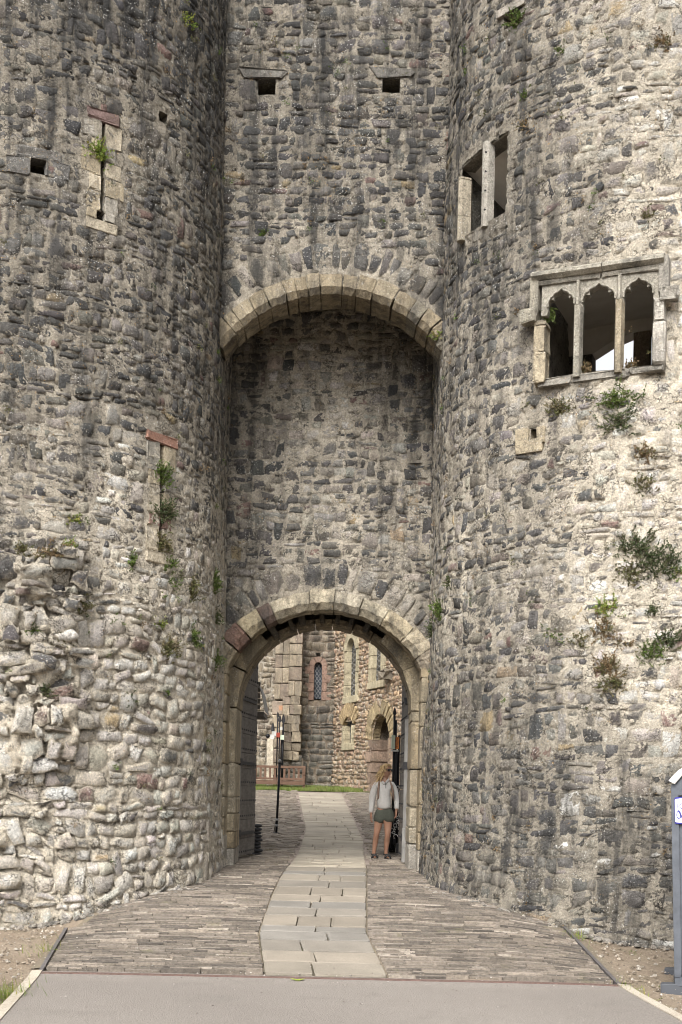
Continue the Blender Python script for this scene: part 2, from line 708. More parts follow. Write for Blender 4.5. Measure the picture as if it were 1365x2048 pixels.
def stone_mesh(surf, Q, rng, prot=(.006, .030), gap=(.0, .014), jit=.036, rnd=(.0, .24), tiltk=1.0, wave=.06, lump=1.0, rot=None):
    """stones from quads. Returns V (n, k, 3), faces of one stone, edge (k)"""
    n = len(Q)
    C = Q.copy()
    # undulating bed joints
    pz = np.stack([C[..., 0] * 1.3, C[..., 1] * 2.1, C[..., 0] * 0], -1)
    C[..., 1] += (fbm(pz, 1.1, 2, 33) - .5) * 2 * wave
    C += (rng.random(C.shape) - .5) * 2 * jit * np.array([1.0, .7])
    cen = C.mean(1, keepdims=True)
    sz = np.stack([C[:, 1, 0] - C[:, 0, 0], C[:, 3, 1] - C[:, 0, 1]], -1)[:, None, :]
    if rot is not None:
        an = rng.normal(0, 1, n) * rot(cen[:, 0, 0], cen[:, 0, 1])
        dx_ = C - cen
        ca_, sa_ = np.cos(an)[:, None], np.sin(an)[:, None]
        C = cen + np.stack([dx_[..., 0] * ca_ - dx_[..., 1] * sa_, dx_[..., 0] * sa_ + dx_[..., 1] * ca_], -1)
    g = rng.uniform(gap[0], gap[1], (n, 1, 1))
    C = cen + (C - cen) * np.clip(1 - g / np.maximum(np.abs(sz), .02), .45, 1)
    A, B = np.meshgrid(GA, GB, indexing='ij')
    A, B = A.ravel(), B.ravel()
    k = rng.uniform(rnd[0], rnd[1], (n, 1))
    a = A * np.sqrt(1 - k * B * B * .5)
    b = B * np.sqrt(1 - k * A * A * .5)
    a = a + (rng.random(a.shape) - .5) * .2
    b = b + (rng.random(b.shape) - .5) * .26
    w = [(1 - a) * (1 - b) / 4, (1 + a) * (1 - b) / 4, (1 + a) * (1 + b) / 4, (1 - a) * (1 + b) / 4]
    S = sum(w[i] * C[:, i, 0:1] for i in range(4))
    Z = sum(w[i] * C[:, i, 1:2] for i in range(4))
    r = np.maximum(np.abs(A), np.abs(B))
    ring = r > .99
    h = rng.uniform(prot[0], prot[1], (n, 1))
    inner = np.where((np.abs(A) < .5) & (np.abs(B) < .5), 1.0, .9)
    D = h * inner + (rng.random(a.shape) - .5) * .75 * h * lump
    D = D + tiltk * h * (rng.uniform(-.35, .35, (n, 1)) * A + rng.uniform(-.15, .45, (n, 1)) * B)
    # broken faces: a few random flakes knocked off
    for q in range(3):
        th = rng.uniform(0, 6.283, (n, 1))
        cut = np.maximum(0, np.cos(th) * A + np.sin(th) * B - rng.uniform(.15, .8, (n, 1)))
        D = D - h * cut * rng.uniform(.5, 1.6, (n, 1))
    D = np.where(ring, -.022, D)
    stub = getattr(surf, 'stub', None)
    if stub is not None:
        surf.stub = None
        V = surf.outer(S, Z, D)
        surf.stub = stub
        P0 = surf.pos(cen[:, 0, 0], cen[:, 0, 1])
        off = stub(P0)
        nr = surf.pos(cen[:, 0, 0], cen[:, 0, 1], 1.) - P0
        torn = smooth(.01, .06, off)
        off = off + torn * rng.uniform(-.03, .09, n)
        V = V + (off[:, None, None] * nr[:, None, :])
        # tilt and roughen the loose stones
        k2 = torn[:, None, None]
        V = V + k2 * (rng.random(V.shape) - .5) * .035
        V = V + k2 * (rng.normal(0, .10, (n, 1, 1)) * (Z - cen[:, :, 1])[..., None] + rng.normal(0, .10, (n, 1, 1)) * (S - cen[:, :, 0])[..., None]) * nr[:, None, :] * 2
    else:
        V = surf.outer(S, Z, D)
    na, nb = len(GA), len(GB)
    F = []
    for i in range(na - 1):
        for j in range(nb - 1):
            p = i * nb + j
            F.append((p, p + nb, p + nb + 1, p + 1))
    edge = np.where(ring, 1.0, np.where((np.abs(A) > .6) | (np.abs(B) > .6), .42, 0.0))
    return V, np.array(F), edge


def stone_colours(cen, Z, rng, whites=()):
    """one colour per stone; dark or pale as the wall is weathered there"""
    n = len(cen)
    dk, pl = zone(Z, cen)
    col = np.zeros((n, 3))
    u = rng.random(n)
    pick = lambda key: np.array(PAL[key][rng.integers(len(PAL[key]))])
    for i in range(n):
        lum = pl[i]
        if u[i] < .022: c = pick('red') * (.75 + .4 * lum)
        elif u[i] < .036: c = pick('buff') * (.6 + .5 * lum)
        elif rng.random() < dk[i] * 1.12: c = (lambda q: pick('dark') * (1 - q) + pick('mid') * q)(rng.random() ** 2.4 * .85) * (.72 + .35 * lum)
        else:
            q = rng.random() + (lum - 1) * .9
            if q > .95: c = pick('white') * min(lum, 1.18)
            elif q > .30: c = pick('light') * (.25 + .85 * lum)
            else: c = pick('mid') * (.45 + .75 * lum)
        col[i] = c * rng.uniform(.84, 1.16) * (1 + rng.normal(0, .018, 3))
    px, py = to_px(cen)
    for wx, wy in whites:
        i = int(np.argmin((px - wx) ** 2 + (py - wy) ** 2))
        col[i] = np.array((.62, .605, .565)) * rng.uniform(.92, 1.06)
    return np.clip(col, .02, .82), dk, pl


def emit_stones(parent, V, F, edge, col, dk, pl, rng, mat, Zmap, name='stone', limit=300, cull=None, stuff_name='small_stone_infill'):
    """the stones that show largest in the photo become objects, the rest one part of kind stuff"""
    n, k = V.shape[:2]
    px, py = to_px(V)
    x0, x1 = np.clip(px.min(1), -20, 1385), np.clip(px.max(1), -20, 1385)
    y0, y1 = np.clip(py.min(1), -20, 2068), np.clip(py.max(1), -20, 2068)
    area = (x1 - x0) * (y1 - y0)
    if cull is not None:
        area = np.where(cull, 0, area)
    order = np.argsort(-area)
    big = [int(i) for i in order[:limit] if area[i] > 60]
    mort = MORT * (.25 + .75 * pl[:, None]) * (1 + rng.normal(0, .03, (n, 1)))
    # a little variation inside each stone
    vc = col[:, None, :] * (1 + (rng.random((n, k, 1)) - .5) * .22)
    mo = np.repeat(mort[:, None, :], k, 1)
    ed = np.tile(edge, (n, 1)) + rng.uniform(-.12, .30, (n, 1)) + (.14 - .62 * dk)[:, None]
    st = np.repeat((np.clip(1.2 - pl, 0, 1) * 1.25 + dk * .2)[:, None], k, 1)
    bigset = set(big)
    for i in big:
        o = mesh_obj(name, V[i], F, mat, parent, False,
                     dict(tint=vc[i], mort=mo[i], edge=ed[i], stain=st[i]), origin=V[i].mean(0))
    rest = np.array([i for i in range(n) if i not in bigset], dtype=int)
    if len(rest):
        FF = (F[None] + (np.arange(len(rest)) * k)[:, None, None]).reshape(-1, 4)
        mesh_obj(stuff_name, V[rest].reshape(-1, 3), FF, mat, parent, False,
                 dict(tint=vc[rest].reshape(-1, 3), mort=mo[rest].reshape(-1, 3), edge=ed[rest].ravel(), stain=st[rest].ravel()), kind='stuff')


def mortar(parent, surf, s0, s1, z0, z1, Zmap, mat, rng, inside=None, step=.0205, amp=.02, name='mortar_core'):
    """the mortar bed between the stones: a rough sheet; inside(s, z) -> True where there is an opening"""
    ns, nz = int((s1 - s0) / step) + 1, int((z1 - z0) / step) + 1
    S, Z = np.meshgrid(np.linspace(s0, s1, ns), np.linspace(z0, z1, nz), indexing='ij')
    P = surf.pos(S, Z)
    d = (fbm(P, 8, 4, 3, .62) - .5) * 2.2 * amp + .005
    d = d + (rng.random(d.shape) - .5) * .012
    pit = fbm(P * [1, 1, 1.8], 11, 3, 61, .6)
    d = d - .035 * smooth(.61, .72, pit)
    if getattr(surf, 'stub', None) is not None:
        x_, y_ = to_px(P)
        ru = smooth(.0, .05, surf.stub(P)) + .5 * (1 - smooth(260, 460, x_)) * smooth(1150, 1350, y_)
        d = d + np.minimum(ru, 1) * ((fbm(P, 13, 3, 91, .7) - .5) * .09 - .035)
    dk, pl = zone(Zmap, P)
    V = surf.outer(S, Z, d).reshape(-1, 3)
    lum = (.25 + .75 * pl) * (.8 + .4 * fbm(P, 3.1, 3, 8))
    c = MORT * lum[..., None]
    idx = np.arange(ns * nz).reshape(ns, nz)
    F = np.stack([idx[:-1, :-1], idx[1:, :-1], idx[1:, 1:], idx[:-1, 1:]], -1).reshape(-1, 4)
    if inside is not None:
        sc = ((S[:-1, :-1] + S[1:, 1:]) / 2).ravel()
        zc = ((Z[:-1, :-1] + Z[1:, 1:]) / 2).ravel()
        F = F[~inside(sc, zc)]
    c = c.reshape(-1, 3)
    st = (np.clip(1.2 - pl, 0, 1) * 1.25 + dk * .2).ravel()
    return mesh_obj(name, V, F, mat, parent, True, dict(tint=c, mort=c, edge=np.ones(len(c)) * .5, stain=st))


def fix_winding(flip, F):
    return F[:, ::-1] if flip else F


def dressed(name, c8, col, parent, rough=.006, shrink=.005, mort=None, edge=0., stain=.25, mat=None):
    V, F = block(c8, rough, shrink)
    n = len(V)
    col = np.asarray(col, float)
    a = dict(tint=np.tile(col, (n, 1)) * (1 + (_rn.random((n, 1)) - .5) * .16), mort=np.tile(col * .8 if mort is None else np.asarray(mort), (n, 1)),
             edge=np.full(n, edge), stain=np.full(n, stain))
    return mesh_obj(name, V, F, mat or M_DRESS, parent, False, a, origin=V.mean(0))


def surf_block(surf, q4, d0, d1):
    """8 corners of a block on a surface: q4 four (s,z) anticlockwise from lower left, from depth d0 (in) to d1 (out)"""
    q = np.asarray(q4, float)
    r = []
    for (i, j) in ((0, 3), (1, 2)):          # left, right
        for d in (d1, d0):                   # y: out, in
            for m in (i, j):                 # z: bottom, top
                r.append(surf.outer(q[m, 0], q[m, 1], d))
    return np.array(r)

# ------------------------------------------------------------------ the two gate towers and the walls between
XL, XR = -1.70, 1.18                    # faces of the towers along the passage
TL = Tower(XL, 15.6, 2.7, -1, 18.4)
TR = Tower(XR, 15.6, 2.5, +1, 18.4)
UPW = Plane((0, 15.5, 0), (1, 0, 0), (0, -1, 0), .6)       # wall over the high arch
GTW = Plane((0, 17.0, 0), (1, 0, 0), (0, -1, 0), .6)       # recessed gate wall
ZTOP = 12.9

# torn masonry of a lost wall on the left tower
def _stub(P):
    x, y = to_px(P)
    m = smooth(-40, 25, x) * (1 - smooth(140, 172, x)) * smooth(1075, 1130, y) * (1 - smooth(1490, 1560, y))
    m2 = (1 - smooth(20, 200, x)) * smooth(1480, 1560, y) * (1 - smooth(1790, 1860, y))
    ch = fbm(P, 4.5, 4, 41) - .38
    return m * (.12 + .50 * ch) + m2 * (.01 + .26 * ch)
TL.stub = _stub

UX0 = -.235                             # high arch: centre, springing, apex, radius
U_HALF, U_SPR, U_APEX = 1.40, 7.40, 8.10
U_R = (U_HALF ** 2 + (U_APEX - U_SPR) ** 2) / (2 * (U_APEX - U_SPR))
U_ZC = U_APEX - U_R
GX0 = -.27                              # gate arch
G_HALF, G_SPR, G_APEX = 1.37, 3.42, 4.24
G_R = (G_HALF ** 2 + (G_APEX - G_SPR) ** 2) / (2 * (G_APEX - G_SPR))
G_ZC = G_APEX - G_R


def arc_half(z, R, zc, spr, half):
    """half-width of an opening under an arch at height z"""
    z = np.asarray(z, float)
    w = np.sqrt(np.maximum(R * R - (z - zc) ** 2, 0))
    return np.where(z < spr, half, np.where(z > zc + R, 0, w))


def rect_holes(rects):
    def f(a, b):
        return [(l, r) for l, r, z0, z1 in rects if a < z1 - .015 and b > z0 + .015]
    return f


def pxrect(surf, x0, x1, y0, y1):
    c = [surf.sz(x, y) for x, y in ((x0, y0), (x1, y0), (x1, y1), (x0, y1))]
    s = [q[0] for q in c]
    z = [q[1] for q in c]
    return (min(s), max(s), min(z), max(z))


# openings, from the photograph, as (s0, s1, z0, z1) on their surface
def mid_rect(surf, cx, cy, w, h, rise=0):
    s, z = surf.sz(cx, cy)
    return (s - w / 2, s + w / 2, z - h / 2, z + h / 2)


PUT_L = mid_rect(TL, 76, 334, .17, .17)
PUT_L2 = mid_rect(TL, 326, 237, .13, .12)
PUT_C1 = mid_rect(UPW, 534, 173, .22, .22)
PUT_C2 = mid_rect(UPW, 783, 171, .22, .19)
PUT_R = mid_rect(TR, 1020, 40, .16, .15)
# three-light window
W3c = TR.sz(1200, 650)
_a, _b = TR.sz(1094, 660), TR.sz(1310, 640)
W3 = (min(_a[0], _b[0]), max(_a[0], _b[0]), TR.sz(1200, 742)[1], TR.sz(1200, 560)[1])
_a, _b = TR.sz(922, 400), TR.sz(1013, 360)
W2 = (min(_a[0], _b[0]) + .0, max(_a[0], _b[0]), TR.sz(970, 447)[1], TR.sz(970, 290)[1])
SLIT1 = (TL.sz(206, 340), TL.sz(210, 245), TL.sz(203, 430))
SLIT2 = (TL.sz(322, 990), TL.sz(329, 890), TL.sz(318, 1105))
DRAIN = mid_rect(TR, 1067, 868, .10, .12)


WHITES = {-1: [(45, 1610), (50, 1652), (20, 1500), (110, 1420), (95, 1455), (120, 1100), (30, 1690), (350, 1190), (325, 1165), (150, 1330)],
          1: [(1125, 1628), (1220, 1588), (1275, 1617), (1215, 1725), (1310, 1730), (1150, 1862), (1330, 20), (1270, 1212), (1300, 1372),
              (1250, 1395), (1170, 1250), (1340, 1480), (1040, 455), (1330, 130), (1340, 240), (1335, 405), (1350, 1890), (1120, 1700), (1290, 1650)]}


def build_tower(t, Zmap, seed, rects, dress_rects, label, smax, size):
    rng = np.random.default_rng(seed)
    base = empty('round_tower', (t.cx, t.cy, 0.0), label, 'castle tower', 'round towers of the gatehouse')
    allb = rects + dress_rects
    Q = layout(.0, smax, -.35, 12.35, rng, rect_holes(allb), size=size)
    # near the sides of an opening keep the opening clear
    def rot(s, z):
        if t.side > 0: return np.full(len(s), .045)
        x_, y_ = to_px(t.pos(s, z))
        return .05 + .16 * (1 - smooth(300, 470, x_)) * smooth(1080, 1250, y_)
    V, F, edge = stone_mesh(t, Q, rng, prot=(.003, .019), rot=rot)
    if t.side < 0: F = F[:, ::-1]
    cen = V.mean(1)
    x, y = to_px(cen)
    ok = np.ones(len(V), bool)
    # pronounced rubble where the photo shows it
    if t.side < 0:
        k = (1 - smooth(300, 520, x)) * smooth(1130, 1300, y)
        Dm = V - cen[:, None, :]
        nrm = (cen - np.stack([np.full(len(cen), t.cx), np.full(len(cen), t.cy), cen[:, 2]], -1))
        nrm /= np.linalg.norm(nrm, axis=1, keepdims=True)
        out = k * rng.uniform(-.01, .030, len(V)) * (rng.random(len(V)) > .35)
        out = out * (1 - smooth(.02, .08, _stub(cen)))
        V = V + k[:, None, None] * (rng.random(V.shape) - .5) * .026
        inner = (edge < .99)
        V = V + (out[:, None] * inner[None, :])[..., None] * nrm[:, None, :]
    col, dk, pl = stone_colours(cen, Zmap, rng, WHITES[t.side])
    s_all = Q[:, :, 0].mean(1)
    emit_stones(base, V, F, edge, col, dk, pl, rng, M_WALL, Zmap)

    def inside(s, z):
        m = np.zeros(len(s), bool)
        for l, r, a, b in rects:
            m |= (s > l) & (s < r) & (z > a) & (z < b)
        return m
    o = mortar(base, t, -.02, smax + .05, -.5, ZTOP, Zmap, M_WALL, rng, inside)
    if t.side < 0: o.data.flip_normals()
    # far side and back, not seen from the gate: plain core
    ph = np.linspace(smax, t.L + math.pi * t.R, 24)
    P = np.concatenate([t.pos(ph, 0 * ph), [[t.cx + t.side * t.R, t.yb, 0], [t.xf, t.yb, 0]]])
    Vb = np.concatenate([np.c_[P[:, :2], np.full(len(P), -.5)], np.c_[P[:, :2], np.full(len(P), ZTOP)]])
    k = len(P)
    Fb = [(i, i + 1, k + i + 1, k + i) for i in range(k - 1)]
    back_hole = t.side > 0
    if back_hole: Fb = Fb[:-1]
    cap = len(Vb)
    ph2 = np.linspace(0, t.L + math.pi * t.R, 40)
    T = t.pos(ph2, ph2 * 0 + ZTOP - .02)
    Vb = np.concatenate([Vb, T])
    Fb.append(tuple(range(cap, cap + len(T))))  # unseen lid added so the hollow tower stays dark inside
    cc = np.tile(MORT * .7, (len(Vb), 1))
    mesh_obj('rear_wall', Vb, Fb, M_WALL, base, False, dict(tint=cc, mort=cc, edge=np.zeros(len(cc)), stain=np.full(len(cc), .3)))
    return base


sizeL = lambda z: 1.0 + .22 * float(1 - smooth(2.0, 3.8, z))
sizeR = lambda z: 1.0 + .12 * float(1 - smooth(1.5, 4.0, z))


def slit_rects(sl, half):
    (sm, _), (st, zt), (sb, zb) = sl
    return (sm - half, sm + half, zb, zt)


S1 = slit_rects(SLIT1, .024)
S2 = slit_rects(SLIT2, .034)
S1X = mid_rect(TL, 221, 311, .11, .04)
S1O = mid_rect(TL, 201, 432, .10, .10)
S1D = (S1[0] - .27, S1[1] + .25, S1[2] - .12, S1[3] + .12)
S2D = (S2[0] - .24, S2[1] + .22, S2[2] - .15, S2[3] + .16)
W3D = (W3[0] - .13, W3[1] + .13, W3[2] - .09, W3[3] + .20)
W2D = (W2[0] - .10, W2[1] + .13, W2[2] - .12, W2[3] + .09)
rngm = np.random.default_rng(5)


def grow(r, d):
    return (r[0] - d, r[1] + d, r[2] - d, r[3] + d)


towerL = build_tower(TL, ZL, 11, [PUT_L, PUT_L2, S1, S2, S1X, S1O], [grow(PUT_L, .03), grow(PUT_L2, .03), S1D, S2D],
                     'weathered round tower with torn white rubble, left of the gate', TL.L + 2.7 * 2.25, sizeL)
towerR = build_tower(TR, ZR, 12, [PUT_R, W3, W2, DRAIN], [grow(PUT_R, .03), W3D, W2D, grow(DRAIN, .05)],
                     'round tower holding the traceried three-light window', TR.L + 2.5 * 2.35, sizeR)

# ------------------------------------------------------------------ dressings, holes and windows of the towers
CREAM, BUFF, GREYL, REDS = (.44, .385, .295), (.37, .315, .225), (.34, .315, .27), (.24, .16, .13)


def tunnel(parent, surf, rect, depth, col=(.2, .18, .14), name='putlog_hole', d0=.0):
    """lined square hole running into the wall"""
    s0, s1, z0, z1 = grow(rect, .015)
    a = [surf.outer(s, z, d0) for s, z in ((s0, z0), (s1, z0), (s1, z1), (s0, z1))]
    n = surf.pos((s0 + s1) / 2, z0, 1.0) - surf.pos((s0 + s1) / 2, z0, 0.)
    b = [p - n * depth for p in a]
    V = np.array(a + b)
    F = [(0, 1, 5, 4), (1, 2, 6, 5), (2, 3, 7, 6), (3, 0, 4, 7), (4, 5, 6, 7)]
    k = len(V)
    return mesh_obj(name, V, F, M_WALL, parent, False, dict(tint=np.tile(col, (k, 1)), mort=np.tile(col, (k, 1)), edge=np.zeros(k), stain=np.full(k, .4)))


def face_stone(parent, surf, s0, s1, z0, z1, col, d0=-.16, d1=.03, name='dressed_stone', rough=.007, skew=0., stain=.3, edge=.1):
    q = [(s0, z0), (s1, z0 + skew), (s1, z1 + skew), (s0, z1)]
    return dressed(name, surf_block(surf, q, d0, d1), col, parent, rough=rough, stain=stain, edge=edge)


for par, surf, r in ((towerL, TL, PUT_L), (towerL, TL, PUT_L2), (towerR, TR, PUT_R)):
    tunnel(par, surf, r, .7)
s0, s1, z0, z1 = PUT_L
face_stone(towerL, TL, s0 - .16, s1 + .14, z1, z1 + .10, (.15, .142, .13), edge=.45, d1=.02, name='lintel_stone', rough=.015)
face_stone(towerL, TL, s0 - .26, s0, z0 - .02, z1, (.13, .125, .118), edge=.45, d1=.02, name='side_stone', rough=.018)
face_stone(towerL, TL, s1, s1 + .25, z0 - .04, z1 - .03, (.15, .143, .132), edge=.45, d1=.02, name='side_stone', rough=.018)
s0, s1, z0, z1 = PUT_R
face_stone(towerR, TR, s0 - .1, s1 + .16, z1, z1 + .09, (.32, .29, .25), d1=.06, name='lintel_stone')


def slit(parent, surf, S, left, right, lint, lcol, half, zlist_l, zlist_r):
    """arrow slit: ashlar blocks each side of a narrow dark opening, under a red lintel"""
    rg = np.random.default_rng(int(abs(S[2]) * 100))
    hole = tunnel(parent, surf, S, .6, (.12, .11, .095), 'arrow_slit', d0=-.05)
    for side, zl, w in ((-1, zlist_l, left), (1, zlist_r, right)):
        for i in range(len(zl) - 1):
            ww = w[i % len(w)]
            c = np.array([CREAM, BUFF, GREYL][rg.integers(3)]) * rg.uniform(.85, 1.12)
            if zl is zlist_l and i == red_l or zl is zlist_r and i == red_r: c = np.array(REDS) * 1.1
            a, b = zl[i], zl[i + 1]
            if side < 0: face_stone(parent, surf, S[0] - ww, S[0], a, b, c, d1=.016, rough=.011, edge=.3)
            else: face_stone(parent, surf, S[1], S[1] + ww, a, b, c, d1=.016, rough=.011, edge=.3)
    sm = (S[0] + S[1]) / 2
    face_stone(parent, surf, sm - lint / 2, sm + lint / 2, S[3], S[3] + .115, lcol, d1=.035, name='lintel_stone', stain=.1, rough=.012)


h1 = S1[3] - S1[2]
red_l = red_r = -1
zo = S1O[3]
slit(towerL, TL, S1, (.17, .24, .20, .14, .2), (.17, .15, .24, .14, .22), .40, (.175, .12, .11), .024,
     [zo, zo + .17 * h1, zo + .38 * h1, zo + .55 * h1, zo + .72 * h1, S1[3]],
     [zo, zo + .2 * h1, zo + .38 * h1, S1X[2] + .0, S1X[3] + .12, S1[3]])
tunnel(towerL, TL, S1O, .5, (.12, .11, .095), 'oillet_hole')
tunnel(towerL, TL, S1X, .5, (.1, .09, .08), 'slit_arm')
face_stone(towerL, TL, S1O[0] - .16, S1O[1] + .13, S1O[2] - .13, S1O[2], np.array(CREAM) * .9)
face_stone(towerL, TL, S1O[0] - .13, S1O[0], S1O[2], S1O[3], GREYL)
face_stone(towerL, TL, S1O[1], S1O[1] + .12, S1O[2], S1O[3], BUFF)
h2 = S2[3] - S2[2]
red_l, red_r = 1, 1
slit(towerL, TL, S2, (.19, .13, .20, .22, .2), (.20, .16, .19, .19, .21), .52, (.27, .15, .11), .034,
     [S2[2], S2[2] + .22 * h2, S2[2] + .36 * h2, S2[2] + .57 * h2, S2[2] + .78 * h2, S2[3]],
     [S2[2], S2[2] + .24 * h2, S2[2] + .34 * h2, S2[2] + .6 * h2, S2[2] + .74 * h2, S2[3]])
face_stone(towerL, TL, S2[0] - .16, S2[1] + .2, S2[2] - .13, S2[2], CREAM)

# water outlet in a buff block
s0, s1, z0, z1 = DRAIN
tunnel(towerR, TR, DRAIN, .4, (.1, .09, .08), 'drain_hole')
face_stone(towerR, TR, s0 - .17, s0 + .0, z0 - .05, z1 + .02, BUFF, d1=.05)
face_stone(towerR, TR, s0 - .16, s1 + .08, z0 - .15, z0 - .0, np.array(BUFF) * 1.05, d1=.055)
face_stone(towerR, TR, s1 + .0, s1 + .10, z0 - .06, z1 + .01, np.array(BUFF) * .9, d1=.05)


def chord(surf, r, inset):
    """flat plane of a window let into the round wall"""
    A, B = surf.pos(r[0], 0, 0), surf.pos(r[1], 0, 0)
    if surf.side > 0 and B[0] < A[0]: A, B = B, A
    tx = (B - A)
    ln = np.linalg.norm(tx)
    tx /= ln
    n = np.array([tx[1], -tx[0], 0])
    if n[1] > 0: n = -n
    return Plane(A - n * inset, tx, n, 0.), ln


def extrude(plane, pts, d0, d1):
    """prism with outline pts (s,z), from depth d0 to d1 (outwards)"""
    p = np.asarray(pts, float)
    a = plane.pos(p[:, 0], p[:, 1], d1)
    b = plane.pos(p[:, 0], p[:, 1], d0)
    k = len(p)
    F = [tuple(range(k)), tuple(range(k, 2 * k))[::-1]] + [(i, k + i, k + (i + 1) % k, (i + 1) % k) for i in range(k)]
    return np.concatenate([a, b]), F


def stone_part(name, plane, pts, d0, d1, col, parent, stain=.2, mat=None):
    V, F = extrude(plane, pts, d0, d1)
    k = len(V)
    return mesh_obj(name, V, F, mat or M_DRESS, parent, False,
                    dict(tint=np.tile(col, (k, 1)), mort=np.tile(np.array(col) * .85, (k, 1)), edge=np.full(k, .1), stain=np.full(k, stain)), origin=V.mean(0))


def rectpts(s0, s1, z0, z1):
    return [(s0, z0), (s1, z0), (s1, z1), (s0, z1)]


def cusped(s0, s1, zs, za, cusp=.19):
    """inner edge of a cusped light head from right spring to left"""
    c, a = (s0 + s1) / 2, (s1 - s0) / 2
    out = []
    for t in np.linspace(0, math.pi, 37):
        x, z = math.cos(t), math.sin(t) ** .62
        q = abs(t - math.pi / 2)
        z += .13 * math.exp(-(q / .13) ** 2)
        f = 1 - cusp * (math.exp(-((t - math.pi * .27) / .10) ** 2) + math.exp(-((t - math.pi * .73) / .10) ** 2)) \
            - .10 * (math.exp(-((t - .12) / .10) ** 2) + math.exp(-((math.pi - t - .12) / .10) ** 2))
        out.append((c + a * x * f, zs + (za - zs) * z * f))
    return out


def plaster_material():
    k = NT('lime_plaster')
    n = k.noise(3, 5, .6)
    c = k.mix(k.ramp(n, .3, .7), (.58, .545, .49), (.68, .645, .59))
    return k.done(c, k.bump(k.noise(30, 5, .6), .4, .01))


M_PLASTER = plaster_material()


def rough_sheet(name, A, B, C, col, parent, amp=.05, n=22, mat=None):
    """rough plane from corner A along B and C"""
    A, B, C = [np.asarray(q, float) for q in (A, B, C)]
    u, v = np.meshgrid(np.linspace(0, 1, n), np.linspace(0, 1, n), indexing='ij')
    P = A + u[..., None] * (B - A) + v[..., None] * (C - A)
    nn = np.cross(B - A, C - A)
    nn /= np.linalg.norm(nn)
    P = P + ((fbm(P, 6, 3, 12) - .5) * 2 * amp)[..., None] * nn
    idx = np.arange(n * n).reshape(n, n)
    F = np.stack([idx[:-1, :-1], idx[1:, :-1], idx[1:, 1:], idx[:-1, 1:]], -1).reshape(-1, 4)
    c = np.array(col) * (.6 + .8 * fbm(P, 7, 3, 6))[..., None]
    c = c.reshape(-1, 3)
    k = len(c)
    return mesh_obj(name, P.reshape(-1, 3), F, mat or M_WALL, parent, False, dict(tint=c, mort=c, edge=np.zeros(k), stain=np.full(k, .2)))


# --- three-light traceried window
wp, WL = chord(TR, W3, .02)
win = empty('window', wp.pos(WL / 2, W3[2]), None)
win.parent = towerR
win.location = win.location - towerR.location
zt = wp.sz(1200, 555)[1]           # underside of the hood
zs = wp.sz(1155, 622)[1]           # springing of the lights
zb = wp.sz(1200, 744)[1]
m1, m2 = wp.sz(1155, 680)[0], wp.sz(1238, 660)[0]
e0, e1 = wp.sz(1092, 690)[0], wp.sz(1308, 650)[0]
SH = (.33, .305, .255)
mh = .054
lights = [(e0 + .0, m1 - mh * .6), (m1 + mh * .6, m2 - mh * .6), (m2 + mh * .6, e1 + .0)]
for i, (a, b) in enumerate(lights):
    za = zt - .10
    lo = [e0 - .06, m1, m2][i]
    hi = [m1, m2, e1 + .05][i]
    ins = cusped(a, b, zs, za)
    pts = [(lo, zs), (lo + .0, zt - .02)][::-1]
    out = [(lo, zs - .02), (lo, zt)] if False else []
    poly = ins + [(lo, ins[-1][1]), (lo, zt), (hi, zt), (hi, ins[0][1])]
    stone_part('tracery', wp, poly, -.12, -.01, np.array(SH) * (1.0, 1.04, .97)[i], win)
    # raised fillets that outline the head
    rim = [(p[0], p[1]) for p in cusped(a, b, zs, za, .05)]
    cen = np.array([(a + b) / 2, zs])
    V, F = tube([wp.pos(p[0], p[1] + .012, .0) for p in rim[2:-2]], .014, 5)
    k = len(V)
    mesh_obj('tracery_rib', V, F, M_DRESS, win, False, dict(tint=np.tile(SH, (k, 1)), mort=np.tile(SH, (k, 1)), edge=np.zeros(k), stain=np.full(k, .2)))
for i, m in enumerate((m1, m2)):
    sec = [(-mh, -.05), (-mh * .55, .035), (mh * .55, .035), (mh, -.05), (mh * .6, -.15), (-mh * .6, -.15)]
    rings = []
    for z in (zb - .03, zs + .06):
        rings.append([wp.pos(m + a, z, b) for a, b in sec])
    V, F = sweep(rings)
    k = len(V)
    c = [(.34, .315, .26), (.33, .28, .20)][i]
    mesh_obj('mullion', V, F, M_DRESS, win, False, dict(tint=np.tile(c, (k, 1)), mort=np.tile(c, (k, 1)), edge=np.zeros(k), stain=np.full(k, .55)))
    V, F = sweep([[wp.pos(m + a * .42, z, b * .4 + .03) for a, b in sec] for z in (zs + .06, zt - .01)])
    k = len(V)
    mesh_obj('mullion_head', V, F, M_DRESS, win, False, dict(tint=np.tile(SH, (k, 1)), mort=np.tile(SH, (k, 1)), edge=np.zeros(k), stain=np.full(k, .2)))
# head beam, hood mould with dropped ends
dr = lambda s0, s1, z0, z1, c, a, b, nm, **kw: dressed(nm, surf_block(wp, rectpts(s0, s1, z0, z1), a, b), c, win, **dict(dict(stain=.5, edge=.3, rough=.011), **kw))
dr(e0 - .16, m1 + .25, zt - .005, zt + .06, np.array(SH) * .9, -.15, .012, 'head_stone')
dr(m1 + .25, e1 + .12, zt - .005, zt + .055, np.array(SH) * .95, -.15, .012, 'head_stone')
for a, b in ((e0 - .17, m1 + .26), (m1 + .27, e1 + .10)):
    sec = [(.055, -.12), (.055, .03), (.085, .085), (.12, .085), (.17, .0), (.17, -.12)]
    V, F = sweep([[wp.pos(s, zt + q, d) for q, d in sec] for s in (a, (a + b) / 2, b)])
    V = V + (_rn.random(V.shape) - .5) * .008
    k = len(V)
    mesh_obj('hood_mould', V, F, M_DRESS, win, False, dict(tint=np.tile((.35, .325, .27), (k, 1)), mort=np.tile((.3, .28, .24), (k, 1)), edge=np.full(k, .1), stain=np.full(k, .7)))
